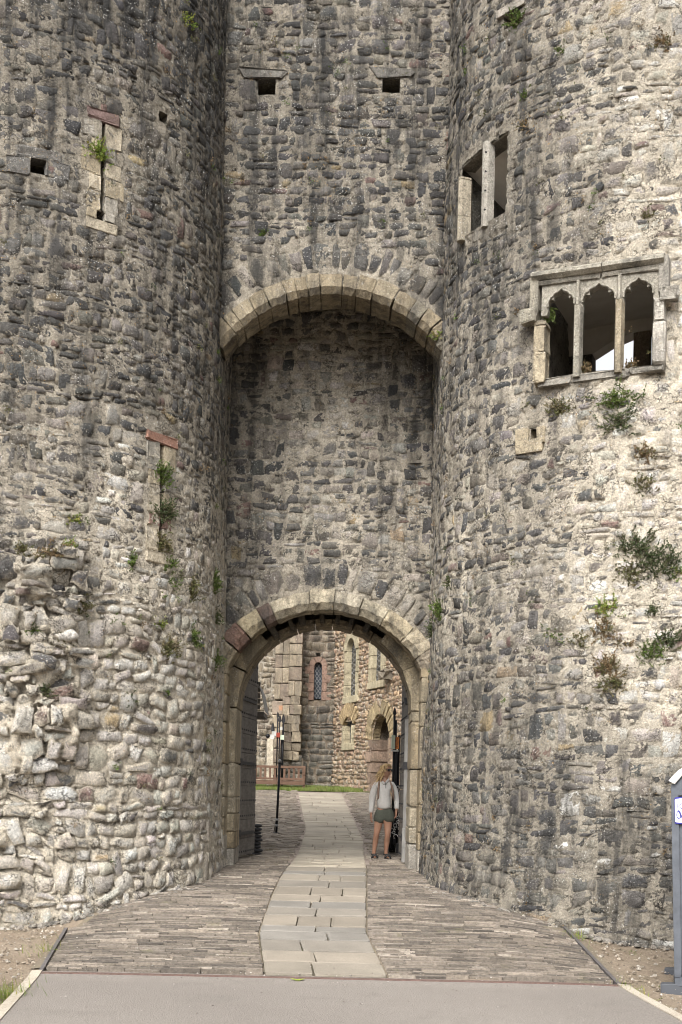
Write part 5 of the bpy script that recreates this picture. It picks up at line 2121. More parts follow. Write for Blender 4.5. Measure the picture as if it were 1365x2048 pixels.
def spear_cluster(name, label, cx, cy, spears, zbase, group):
    r = empty(name, (cx, cy, zbase), label, 'spear stand', group)
    for dx, dy, top, bl, w in spears:
        m = Mb()
        t = spear(m, (cx + dx, cy + dy, zbase), top, .028 if w > .05 else .02)
        sh = m.build('shaft', M_IRON, r, True)
        if bl:
            V, F = blade_mesh(t, bl, w)
            mesh_obj('blade', V, F, M_DKIRON, sh, False)
    return r


# far spears by the turret
cy = 35.15
zf_ = float(ground_z(-1.9, cy))
P = lambda x, y, Y=cy: on_y(x, y, Y)
cxs = P(552, 1480)[0]
lst = []
for x, y, h, w in ((546, 1466, .34, .055), (560, 1446, .26, .05), (556, 1436, .2, .04), (567, 1447, .28, .06), (544, 1475, .0, .02), (563, 1470, .0, .02)):
    p = P(x, y)
    lst.append((p[0] - cxs, (x % 5) * .03, p[2], h, w))
sc1 = spear_cluster('spear_stand', 'cluster of black spears with leaf blades behind the bench', cxs, cy, lst, zf_, 'spear stands in the courtyard')
for x, y, s, m_, nm in ((549, 1468, .06, M_SILVER, 'shield_panel'), (557, 1470, .05, M_RED, 'red_pennant'), (565, 1475, .05, M_GREENP, 'shield_panel'), (563, 1457, .035, M_SILVER, 'wire_knot'), (562, 1416, .05, simple('copper_leaf', (.36, .2, .12), .5), 'leaf_finial'), (545, 1474, .06, M_SILVER, 'shield_panel')):
    p = P(x, y, cy - .08)
    V, F = hexmap([(p[0] + a * s, p[1] + b * .03, p[2] + c * s * 1.3) for a in (-1, 1) for b in (-1, 1) for c in (-1, 1)], BT_V), BT_F
    mesh_obj(nm, V + (_rn.random(V.shape) - .5) * s * .4, F, m_, sc1)
# pale post and dark knob left of it
px_ = P(541, 1500, 35.1)
post = empty('post', (px_[0], 35.1, zf_), 'pale square stone post with a dark knob behind the bench', 'post')
m = Mb()
m.add(*block([(px_[0] + a * .09, 35.1 + b * .09, z) for a in (-1, 1) for b in (-1, 1) for z in (zf_, P(541, 1478, 35.1)[2])], .006, 0))
m.build('shaft', M_DRESS, post, attrs=dict(edge=np.zeros(m.n), stain=np.full(m.n, .1), mort=np.tile((.5, .45, .35), (m.n, 1))), tint=(.5, .44, .34))
kp = P(536, 1472, 35.1)
V, F = tube([kp + [-.0, 0, -.06], kp, kp + [0, 0, .06]], [.03, .075, .03], 10)
mesh_obj('knob', V, F, M_IRON, post, True)
# near spear stand behind the woman
cy2 = 20.9
zg2 = float(ground_z(.95, cy2))
P2 = lambda x, y, Y=cy2: on_y(x, y, Y)
cx2 = P2(790, 1600)[0]
lst = []
for x, y, h, w in ((790, 1432, .17, .03), (793, 1440, .0, .03), (799, 1478, .08, .03)):
    p = P2(x, y)
    lst.append((p[0] - cx2, (x % 3) * .05, p[2], h, w))
sc2 = spear_cluster('spear_stand', 'bundle of black iron posts wound with silver wire behind the woman', cx2, cy2, lst, zg2 + .12, 'spear stands in the courtyard')
def quadblock(root, nm, x0, x1, y0, y1, Yn, th, mat, tint=None):
    a, b = on_y(x0, y1, Yn), on_y(x1, y0, Yn)
    V, F = block([(x, y, z) for x in (a[0], b[0]) for y in (Yn, Yn + th) for z in (a[2], b[2])], 0, 0)
    return mesh_obj(nm, V, F, mat, root)
quadblock(sc2, 'wide_post', 786.5, 796, 1500, 1690, 20.85, .12, M_IRON)
quadblock(sc2, 'wide_post', 797.5, 803, 1478, 1690, 20.95, .1, M_IRON)
quadblock(sc2, 'notice_board', 783, 791, 1470, 1498, 20.78, .02, M_GREENP)
quadblock(sc2, 'notice_print', 791.5, 799, 1474, 1498, 20.79, .02, M_ORANGEP)
quadblock(sc2, 'notice_edge', 783, 798, 1500, 1503, 20.77, .03, M_SILVER)
quadblock(sc2, 'stone_foot', 793, 806, 1688, 1706, 20.7, .25, M_DKIRON)
quadblock(sc2, 'stone_foot', 778, 792, 1675, 1704, 21.0, .3, M_DRESS)
wr = random.Random(4)
for kk in range(26):
    x, y = wr.uniform(783, 804), wr.uniform(1565, 1680)
    c = P2(x, y, 20.74)
    pts = []
    r0 = wr.uniform(.02, .05)
    for t in range(9):
        a = t / 8 * math.pi * wr.uniform(1.2, 1.9)
        pts.append(c + np.array([r0 * math.cos(a), .02 * math.sin(a * 2), r0 * math.sin(a)]))
    V, F = tube(pts, .007, 5)
    mesh_obj('wire_scroll', V, F, M_POLISH if kk % 2 else M_IRON, sc2, True)

# ------------------------------------------------------------------ portable toilet at the right edge
M_PLAST = simple('grey_plastic', (.085, .093, .108), .5, 0, 9, .22, .15)
M_PLASTD = simple('dark_plastic', (.07, .075, .085), .5, 0, 3, .1)
M_WHITE = simple('white_plastic', (.72, .71, .68), .4, 0, 3, .05)
M_SIGNW = simple('sign_white', (.78, .78, .8), .4, 0, 3, .03)
M_SIGNB = simple('sign_blue', (.03, .03, .22), .4, 0, 3, .03)
ty = 10.5
tl = on_y(1358, 1750, ty)
tz = float(ground_z(2.95, ty)) - .04
tw, td = 1.1, 1.1
tzt = on_y(1347, 1545, ty)[2]
wc = empty('portable_toilet', (tl[0], ty, tz), 'dark grey portable toilet with a pale roof and blue-edged sign', 'portable toilet')
def tp(nm, lo, hi, mat, par=None):
    V, F = block([(x, y, z) for x in (lo[0], hi[0]) for y in (lo[1], hi[1]) for z in (lo[2], hi[2])], 0, 0)
    return mesh_obj(nm, V, F, mat, par or wc)
body = tp('body', (tl[0], ty, tz + .13), (tl[0] + tw, ty + td, tzt), M_PLAST)
tp('base_skid', (tl[0] - .13, ty - .02, tz), (tl[0] + tw + .1, ty + .1, tz + .10), M_PLASTD)
tp('base_skid', (tl[0] - .13, ty + td - .12, tz), (tl[0] + tw + .1, ty + td, tz + .10), M_PLASTD)
tp('base_tray', (tl[0] - .02, ty - .03, tz + .08), (tl[0] + tw + .02, ty + td + .03, tz + .16), M_PLAST)
tp('corner_post', (tl[0] - .012, ty - .02, tz + .16), (tl[0] + .05, ty + .04, tzt - .1), M_PLAST)
# door with an arched top and recessed edge
rings = []
door = tp('door', (tl[0] + .10, ty - .025, tz + .2), (tl[0] + tw - .1, ty - .001, tzt - .34), M_PLAST)
pts = [(tl[0] + .10 + (tw - .2) * t, tzt - .34 + .14 * math.sin(math.pi * t)) for t in np.linspace(0, 1, 13)]
V, F = tube([(x, ty - .012, z) for x, z in pts], .012, 6)
mesh_obj('door_arch_rib', V, F, M_PLASTD, door)
tp('handle', (tl[0] + tw - .2, ty - .06, tz + 1.0), (tl[0] + tw - .17, ty - .025, tz + 1.16), M_PLASTD, door)
# vaulted white roof
V, F = [], []
n = 15
for yy in (ty - .06, ty + td + .05):
    for t in np.linspace(0, 1, n):
        V.append((tl[0] - .03 + (tw + .06) * t, yy, tzt - .07 + .22 * math.sin(math.pi * t) ** .6))
for yy in (ty - .06, ty + td + .05):
    for t in np.linspace(0, 1, n):
        V.append((tl[0] + .02 + (tw - .04) * t, yy, tzt - .10 + .22 * math.sin(math.pi * t) ** .6))
V = np.array(V)
F = []
for i in range(n - 1):
    F += [(i, i + 1, n + i + 1, n + i), (2 * n + i, 3 * n + i, 3 * n + i + 1, 2 * n + i + 1), (i, 2 * n + i, 2 * n + i + 1, i + 1), (n + i, n + i + 1, 3 * n + i + 1, 3 * n + i)]
mesh_obj('roof', V, F, M_WHITE, wc, True)
pts = [(tl[0] + .02 + (tw - .04) * t, tzt - .12 + .22 * math.sin(math.pi * t) ** .6) for t in np.linspace(0, 1, n)]
V = [(x, ty - .02, z) for x, z in pts] + [(x, ty - .02, tzt - .2) for x, z in pts]
mesh_obj('gable_panel', np.array(V), [(i, n + i, n + i + 1, i + 1) for i in range(n - 1)], M_PLAST, wc)
# sign: PORTABLE WELFARE
sl, st_, sb_ = on_y(1344, 1640, ty)[0] + .0, on_y(1347, 1594, ty)[2], on_y(1347, 1648, ty)[2]
sx0, sx1 = tl[0] + .015, tl[0] + .62
sign = tp('sign', (sx0, ty - .032, sb_), (sx1, ty - .026, st_), M_SIGNB)
tp('sign_face', (sx0 + .004, ty - .036, sb_ + .014), (sx1 - .004, ty - .0325, st_ - .014), M_SIGNW, sign)


def text(body_, x, z, size, mat, par, name='lettering', sx=1.0):
    cu = bpy.data.curves.new(name, 'FONT')
    cu.body = body_
    cu.size = size
    cu.extrude = .0008
    cu.materials.append(mat)
    o = bpy.data.objects.new(name, cu)
    COL.objects.link(o)
    o.parent = par
    b = wloc(par)
    o.location = Vector((x, ty - .0375, z)) - b
    o.rotation_euler = (math.pi / 2, 0, 0)
    o.scale = (sx, 1, 1)
    me = bpy.data.meshes.new_from_object(o.evaluated_get(bpy.context.evaluated_depsgraph_get()))
    q = bpy.data.objects.new(name, me)
    COL.objects.link(q)
    q.parent = par
    q.location, q.rotation_euler, q.scale = o.location, o.rotation_euler, o.scale
    bpy.data.objects.remove(o)
    return q


H_ = st_ - sb_
text('PORTABLE WELFARE', sx0 + .022, st_ - H_ * .43, .066, M_SIGNB, sign, sx=.62)
text('W', sx0 + .03, sb_ + H_ * .20, .115, M_SIGNB, sign, sx=.75)
text('O', sx0 + .012, sb_ + H_ * .20, .10, M_SIGNB, sign, sx=.55)
text('welfare', sx0 + .125, sb_ + H_ * .22, .05, M_SIGNB, sign, sx=.7)

wc.rotation_euler = (0, math.radians(-2.2), math.radians(-17))

# ------------------------------------------------------------------ the woman in the gateway
def skin_mesh(name, joints, bones, mat, parent, sub=2, root=0):
    """joints: list of (point, radius or (rx, ry)); bones: index pairs -> one smooth continuous surface"""
    me = bpy.data.meshes.new(name)
    me.from_pydata([tuple(map(float, j[0])) for j in joints], bones, [])
    ob = bpy.data.objects.new(name, me)
    COL.objects.link(ob)
    m = ob.modifiers.new('skin', 'SKIN')
    m.use_smooth_shade = True
    sv = me.skin_vertices[0].data
    for i, j in enumerate(joints):
        r = j[1]
        sv[i].radius = (r, r) if not isinstance(r, tuple) else r
        sv[i].use_root = (i == root)
    s = ob.modifiers.new('smooth', 'SUBSURF')
    s.levels = s.render_levels = sub
    dg = bpy.context.evaluated_depsgraph_get()
    ev = ob.evaluated_get(dg)
    m2 = bpy.data.meshes.new_from_object(ev, depsgraph=dg)
    V = np.array([v.co[:] for v in m2.vertices])
    F = [tuple(p.vertices) for p in m2.polygons]
    bpy.data.objects.remove(ob)
    bpy.data.meshes.remove(m2)
    return V, F


WY = 20.0
def W(px, py, d=0.):
    r = ray(px, py)
    return np.array([0, 0, EYE]) + r * WY + np.array([0, d, 0])


def skin_mat(name, c, rough=.5):
    k = NT(name)
    k.b.inputs['Subsurface Weight'].default_value = .06
    col = k.mul(c, k.lin(k.noise(14, 3), .3, .7, .9, 1.1))
    return k.done(col, None, rough)


M_SKIN = skin_mat('tanned_skin', (.27, .15, .10))
M_HOOD = simple('cream_fleece', (.45, .435, .415), .9, 0, 40, .08, .4)
M_SHORT = simple('dark_olive_cotton', (.066, .07, .056), .9, 0, 40, .2, .4)
M_HAIR = simple('blond_hair', (.44, .31, .16), .5, 0, 60, .45)  # plain blond hair colour, varied by noise
M_STRAP = simple('brown_strap', (.19, .13, .10), .8, 0, 40, .2)
M_SANDAL = simple('black_leather', (.018, .017, .017), .5, 0, 30, .2)

foot_z = float(ground_z(.7, WY))
her = empty('person', (W(762, 1722)[0], WY, foot_z), 'woman in cream hoodie and dark shorts looking to her left in the gateway', 'person')
dz = foot_z - W(762, 1719)[2]
U = lambda x, y, d=0.: W(x, y, d) + np.array([0, 0, dz])
J, Bn = [], []
def j(p, r, par=None):
    J.append((p, r))
    if par is not None: Bn.append((par, len(J) - 1))
    return len(J) - 1
pel = j(U(769, 1628), (.135, .10))
wst = j(U(768, 1606), (.115, .085), pel)
chs = j(U(768, 1582), (.125, .09), wst)
nkb = j(U(769, 1564), (.06, .055), chs)
nck = j(U(771, 1557, -.01), .046, nkb)
hd0 = j(U(773, 1550, -.02), .055, nck)
# arms
for side, pts in ((-1, [(752, 1570, 0, .05), (747, 1590, .01, .042), (744.5, 1606, .01, .034), (742.5, 1622, -.03, .025), (742, 1627, -.04, .022)]),
                  (1, [(786, 1570, 0, .05), (791, 1588, .02, .042), (794, 1602, .01, .034), (794, 1615, -.04, .026), (793, 1619, -.05, .024)])):
    p = nkb
    for x, y, d, r in pts:
        p = j(U(x, y, d), r, p)
    b = np.array(J[p][0])
    # hand: palm, four bent fingers, thumb off the side of the palm
    dwn = np.array([-.12 * side, -.12, -1.0]); dwn /= np.linalg.norm(dwn)
    fw = np.array([.25, -1, 0.]); fw /= np.linalg.norm(fw)
    palm = j(b + dwn * .055, (.026, .018), p)
    pc = np.array(J[palm][0])
    for q, ln in ((-.021, .062), (-.007, .072), (.007, .068), (.021, .052)):
        k0 = j(pc + fw * q + dwn * .03, .0085, palm)
        k1 = j(np.array(J[k0][0]) + dwn * ln * .5 + np.array([.01 * side, -.006, 0]), .008, k0)
        j(np.array(J[k1][0]) + dwn * ln * .5 + np.array([.022 * -side, -.008, .0]), .0065, k1)
    t0 = j(b + dwn * .03 + fw * .026, .010, p)
    t1 = j(np.array(J[t0][0]) + dwn * .035 + fw * .02, .009, t0)
    j(np.array(J[t1][0]) + dwn * .026 + fw * .004, .007, t1)
# legs and feet
for side, pts in ((-1, [(758, 1640, 0, .085), (756, 1655, -.01, .07), (753, 1669, -.03, .050), (751.5, 1682, .03, .053), (748.5, 1704, .03, .031), (748, 1713, .03, .036)]),
                  (1, [(777, 1640, 0, .085), (776, 1655, -.01, .07), (775.5, 1669, -.04, .050), (774.5, 1682, .02, .053), (772.5, 1704, .03, .031), (772.5, 1713, .03, .036)])):
    p = pel
    for x, y, d, r in pts:
        p = j(U(x, y, d), r, p)
    a = np.array(J[p][0])
    f1 = j(np.array([a[0] + .015 * (1 if side > 0 else .5), a[1] - .10, foot_z + .05]), (.036, .026), p)
    j(np.array([a[0] + .03 * (1 if side > 0 else .6), a[1] - .17, foot_z + .042]), (.036, .018), f1)
V, F = skin_mesh('body', J, Bn, M_SKIN, her)
# head: shaped ellipsoid, facing turned towards the right of the picture
yaw = math.radians(52)
hc_ = U(772, 1543, -.03)
ax = np.array([math.cos(yaw), math.sin(yaw), 0.])     # her left
fwd = np.array([math.sin(yaw), -math.cos(yaw), .06])
upv = np.array([0, 0, 1.])
HV, HF = [], []
nu, nv = 20, 14
for a in range(nv + 1):
    t = math.pi * a / nv
    for b in range(nu):
        q = 2 * math.pi * b / nu
        x, y, z = math.sin(t) * math.cos(q), math.sin(t) * math.sin(q), math.cos(t)   # y forward
        w = .070 * (1 - .22 * max(0, -z) ** 1.5)
        dp = .092 * (1 - .10 * max(0, -z))
        px_, py_, pz_ = x * w, y * dp, z * .115
        if y > 0:
            nose = math.exp(-((x / .16) ** 2)) * math.exp(-(((z + .12) / .20) ** 2)) * y
            py_ += .024 * nose
            eye = (math.exp(-(((x - .38) / .2) ** 2)) + math.exp(-(((x + .38) / .2) ** 2))) * math.exp(-(((z - .08) / .13) ** 2)) * y
            py_ -= .010 * eye
            lip = math.exp(-((x / .3) ** 2)) * math.exp(-(((z + .48) / .08) ** 2)) * y
            py_ += .006 * lip
            py_ += .010 * math.exp(-((x / .35) ** 2)) * math.exp(-(((z + .8) / .16) ** 2))
        HV.append(hc_ + ax * px_ + fwd * py_ + upv * pz_)
for a in range(nv):
    for b in range(nu):
        HF.append((a * nu + b, (a + 1) * nu + b, (a + 1) * nu + (b + 1) % nu, a * nu + (b + 1) % nu))
bm_ = Mb()
bm_.add(V, F)
bm_.add(HV, HF)
for s in (-1, 1):
    c = hc_ + ax * .068 * s - fwd * .0 + upv * -.005
    bm_.add(*tube([c - fwd * .012 - upv * .02, c + ax * .012 * s, c - fwd * .004 + upv * .024], [.008, .013, .008], 6))
bm_.build('body', M_SKIN, her, True)
# lips
m = Mb()
m.add(*tube([hc_ + fwd * .092 + upv * -.055 - ax * .018, hc_ + fwd * .102 + upv * -.054, hc_ + fwd * .092 + upv * -.055 + ax * .018], [.003, .006, .003], 6))
m.build('lips', simple('lips', (.3, .1, .08), .5), her, True)
# hoodie
J, Bn = [], []
pel = j(U(769, 1621), (.15, .115))
pel = j(U(769, 1612), (.168, .13), pel)
wst = j(U(768.5, 1602), (.165, .13), pel)
chs = j(U(768, 1583), (.155, .115), wst)
shl = j(U(768.5, 1569), (.115, .08), chs)
nk = j(U(770, 1561, -.005), (.068, .065), shl)
for side, pts in ((-1, [(754, 1570, 0, .062), (748.5, 1580, .005, .066), (745.5, 1594, .01, .06), (744, 1608, .0, .052), (742.5, 1621, -.025, .042), (742.2, 1627, -.035, .036)]),
                  (1, [(784, 1570, 0, .062), (789.5, 1580, .01, .066), (792.5, 1593, .015, .06), (794, 1604, .0, .05), (794, 1615, -.03, .042), (793.6, 1620, -.04, .036)])):
    p = shl
    for x, y, d, r in pts:
        p = j(U(x, y, d), r, p)
V, F = skin_mesh('hoodie', J, Bn, M_HOOD, her)
V = V + ((fbm(V * [1, 1, .6], 13, 4, 2) - .5) * .04)[:, None] * np.array([.4, 1, .2])
hood_o = mesh_obj('hoodie', V, F, M_HOOD, her, True)
m = Mb()
V, F = tube([U(764, 1562, -.03), U(768, 1568, -.105), U(771, 1567, -.105), U(777, 1560, -.04), U(775, 1556, .05), U(768, 1556, .06), U(764, 1562, -.03)], [.02] * 7, 8)
m.add(V, F)
m.build('collar', M_HOOD, hood_o, True)
m = Mb()
m.add(*tube([U(771, 1564, -.125), U(771.3, 1570, -.13), U(771.5, 1577, -.135)], .004, 5))
m.build('zip', M_DKIRON, hood_o)
# shorts
J, Bn = [], []
pel = j(U(769.5, 1610), (.14, .11))
hip = j(U(769.5, 1625), (.165, .13), pel)
for pts in ([(759, 1635, 0, .108), (757, 1648, -.005, .106)], [(780, 1635, 0, .108), (780.5, 1647, -.005, .106)]):
    p = hip
    for x, y, d, r in pts:
        p = j(U(x, y, d), r, p)
V, F = skin_mesh('shorts', J, Bn, M_SHORT, her)
V = V + ((fbm(V * [1, 1, .5], 12, 4, 7) - .5) * .034)[:, None] * np.array([.5, 1, .1])
mesh_obj('shorts', V, F, M_SHORT, her, True)
# backpack straps and pack
for x0, x1, x2 in ((760, 757.5, 756.5), (778, 783.5, 786)):
    pts = [U(x0, 1561, .04), U((x0 + x1) / 2, 1564, -.06), U(x1, 1572, -.118), U(x2, 1584, -.13), U(x2 + .5, 1596, -.10), U(x2 + (2 if x0 > 770 else -2), 1602, .0)]
    V, F = tube(pts, [.012, .016, .018, .018, .014, .01], 6)
    mesh_obj('backpack_strap', V, F, M_STRAP, her, True)
V, F = block([(U(769 + a * 11, 1580)[0], WY + .13 + b * .06, U(769, 1582 + c * -14)[2]) for a in (-1, 1) for b in (-1, 1) for c in (-1, 1)], .004, 0)
mesh_obj('backpack', V, F, M_STRAP, her, True)
# hair: cap and blown strands
hr = np.random.default_rng(6)
mb = Mb()
HVn = np.array(HV) - hc_
f_ = HVn @ fwd
keep = []
cap_v = hc_ + HVn * 1.10 + upv * .006 - fwd * .010
mask = (f_ < .035) & (HVn[:, 2] > -.085) | (HVn[:, 2] > .068)
capF = [q for q in HF if all(mask[i] for i in q)]
mb.add(cap_v, capF)
for i in range(120):
    th = hr.uniform(-2.7, .7)
    st = hc_ + ax * .070 * math.cos(th) * 1.0 - fwd * .085 * abs(math.sin(th)) * hr.uniform(.2, 1.1) + upv * hr.uniform(-.02, .10)
    wind = np.array([-1, .1, 0.]) * hr.uniform(.02, .14)
    L = hr.uniform(.16, .30)
    pts = [st]
    for t in np.linspace(.2, 1, 5):
        pts.append(st + np.array([0, 0, -L * t]) + wind * t ** 1.5 + np.array([.012 * math.sin(t * 7 + i), .012 * math.cos(t * 6 + i), 0]))
    mb.add(*tube(pts, [.012, .013, .011, .010, .007, .003], 4, False))
for i in range(26):
    st = hc_ + fwd * hr.uniform(.0, .07) + upv * .112 + ax * hr.uniform(-.04, .04)
    d = ax * (.075 if i % 2 else -.08) + upv * -.07 - fwd * .02
    mb.add(*tube([st, st + d * .6 + upv * .02, st + d * 1.05 - upv * .05], [.010, .011, .006], 4, False))
mb.build('hair', M_HAIR, her, True)
# sunglasses
m = Mb()
for s in (-1, 1):
    c = hc_ + fwd * .088 + ax * .032 * s + upv * .014
    m.add(*block([c + ax * .027 * a + fwd * .007 * b + upv * .020 * d for a in (-1, 1) for b in (-1, 1) for d in (-1, 1)], 0, 0))
    m.add(*tube([hc_ + fwd * .085 + ax * .058 * s + upv * .02, hc_ + ax * .076 * s + upv * .018], .005, 5))
m.add(*tube([hc_ + fwd * .095 - ax * .01 + upv * .018, hc_ + fwd * .095 + ax * .01 + upv * .018], .004, 5))
m.build('sunglasses', M_SANDAL, her, True)
# sandals
for ax_, sg in ((748, .5), (772.5, 1.)):
    a = U(ax_, 1713, .03)
    out, mid = [], []
    cx, cyf = a[0] + .014 * sg, a[1] - .075
    for t in np.linspace(0, 2 * math.pi, 17)[:-1]:
        out.append((cx + .047 * math.cos(t) + .02 * sg * math.sin(-t), cyf - .125 * math.sin(t)))
    k = len(out)
    sd = empty('sandal', (cx, cyf, foot_z), None)
    sd.parent = her
    sd.location = sd.location - her.location
    V = np.array([(x, y, foot_z + .002) for x, y in out] + [(x, y, foot_z + .030) for x, y in out])
    F = [tuple(range(k))[::-1], tuple(range(k, 2 * k))] + [(i, (i + 1) % k, k + (i + 1) % k, k + i) for i in range(k)]
    mesh_obj('sole', V, F, M_SANDAL, sd)
    for f, h in ((-.085, .045), (-.035, .06)):
        pts = [(cx + .05 * c_ + .012 * sg, cyf + f + .0, foot_z + .025 + h * s_) for c_, s_ in ((-1, 0), (-.7, .75), (0, 1), (.7, .75), (1, 0))]
        mesh_obj('strap', *tube(pts, .014, 6), M_SANDAL, sd, True)
    pts = [(a[0] + .042 * math.cos(t), a[1] + .006 + .046 * math.sin(t), foot_z + .085 + .004 * math.cos(t)) for t in np.linspace(0, 2 * math.pi, 13)]
    mesh_obj('strap', *tube(pts, .010, 6, False), M_SANDAL, sd, True)

# ------------------------------------------------------------------ plants rooted in the walls and along the kerbs
def leaf_material():
    k = NT('leaf')
    t = k.attr('tint').outputs['Color']
    k.b.inputs['Subsurface Weight'].default_value = 0
    k.b.inputs['Transmission Weight'].default_value = 0
    tr = k.n('ShaderNodeBsdfTranslucent')
    mx = k.n('ShaderNodeMixShader')
    mx.inputs[0].default_value = .25
    k.link(t, k.b.inputs['Base Color'])
    k.link(t, tr.inputs['Color'])
    k.link(k.b.outputs[0], mx.inputs[1])
    k.link(tr.outputs[0], mx.inputs[2])
    k.link(mx.outputs[0], k.out.inputs['Surface'])
    k.b.inputs['Roughness'].default_value = .6
    return k.m


M_LEAF = leaf_material()
M_STEM = simple('stem', (.13, .105, .06), .8)
LEAFC = dict(dark=[(.06, .085, .035), (.08, .10, .042), (.05, .07, .03), (.10, .11, .055)],
             green=[(.09, .14, .03), (.12, .17, .04), (.075, .115, .03)],
             bright=[(.19, .27, .05), (.24, .30, .06), (.15, .22, .045), (.28, .26, .07)],
             olive=[(.12, .12, .05), (.15, .135, .065), (.10, .11, .04), (.19, .16, .09)],
             dry=[(.22, .155, .085), (.27, .19, .11), (.17, .12, .065), (.14, .13, .06)])
rp_ = np.random.default_rng(2024)


def plant(root, n, size, style, label, group=None, stems=None, wide=.7, up=.7, leaf=None, name='wall_plant', cat='plant', grass=False):
    """stems that leave the joint, curve up or hang, and carry small leaves"""
    ns = stems or int(14 + size * 60)
    SV, LV, LF, LC = Mb(), [], [], []
    k = 0
    tx = np.cross(n, [0, 0, 1.])
    tx /= np.linalg.norm(tx) + 1e-9
    lf = leaf or max(.010, min(.024, size * .06))
    for i in range(ns):
        a = rp_.normal(0, wide)
        d = n * rp_.uniform(.25, .9) + tx * a + np.array([0, 0, up + rp_.normal(0, .45)])
        d /= np.linalg.norm(d)
        L = size * rp_.uniform(.35, 1.0)
        p = root + tx * rp_.normal(0, size * .26) * min(1, wide) + np.array([0, 0, rp_.normal(0, size * .2)])
        if not grass: L *= rp_.uniform(.45, .95)
        pts = [p - n * .03]
        bend = rp_.uniform(-.9, .9) if not grass else rp_.uniform(-.1, .5)
        for s in range(1, 6):
            d2 = d + np.array([0, 0, bend * (s / 5) ** 2]) * (1 if up > 0 else -1) + rp_.normal(0, .22 if not grass else .08, 3)
            d2 /= np.linalg.norm(d2)
            pts.append(pts[-1] + d2 * L / 5)
        pts = np.array(pts)
        if not grass:
            SV.add(*tube(pts, np.linspace(.0035, .0012, 6), 3, False))
        col = np.array(LEAFC[style][rp_.integers(len(LEAFC[style]))])
        m = int(max(5, L / lf * (3.2 if not grass else 0)))
        if grass:
            w = .004 + .003 * rp_.random()
            sd = np.cross(d, n); sd /= np.linalg.norm(sd) + 1e-9
            for s in range(5):
                w0, w1 = w * (1 - s / 5.2), w * (1 - (s + 1) / 5.2)
                LV += [pts[s] - sd * w0, pts[s] + sd * w0, pts[s + 1] + sd * w1, pts[s + 1] - sd * w1]
                LF.append((k, k + 1, k + 2, k + 3)); k += 4
                LC += [col * rp_.uniform(.8, 1.2)] * 4
            continue
        for q in range(m):
            t = rp_.uniform(.15, 1.0) * 4.999
            b = int(t)
            c = pts[b] + (pts[b + 1] - pts[b]) * (t - b)
            u = rp_.normal(0, 1, 3) + d * .8; u /= np.linalg.norm(u)
            v = np.cross(u, rp_.normal(0, 1, 3)); v /= np.linalg.norm(v) + 1e-9
            l = lf * rp_.uniform(.6, 1.4)
            w = l * .42
            LV += [c, c + u * l * .5 + v * w, c + u * l, c + u * l * .5 - v * w]
            LF.append((k, k + 1, k + 2, k + 3)); k += 4
            LC += [col * rp_.uniform(.7, 1.3)] * 4
    LV = np.array(LV)
    r = empty(name, root, label, cat, group)
    mesh_obj('foliage' if not grass else 'blades', LV, LF, M_LEAF, r, False, dict(tint=np.array(LC)))
    if not grass: SV.build('stem', M_STEM, r)
    return r


def on_surf(surf, px, py):
    s, z = surf.sz(px, py)
    p = surf.outer(s, z, .01)
    n = surf.pos(s, z, 1.0, ) - surf.pos(s, z, 0.)
    return np.asarray(p, float), np.asarray(n / np.linalg.norm(n), float)


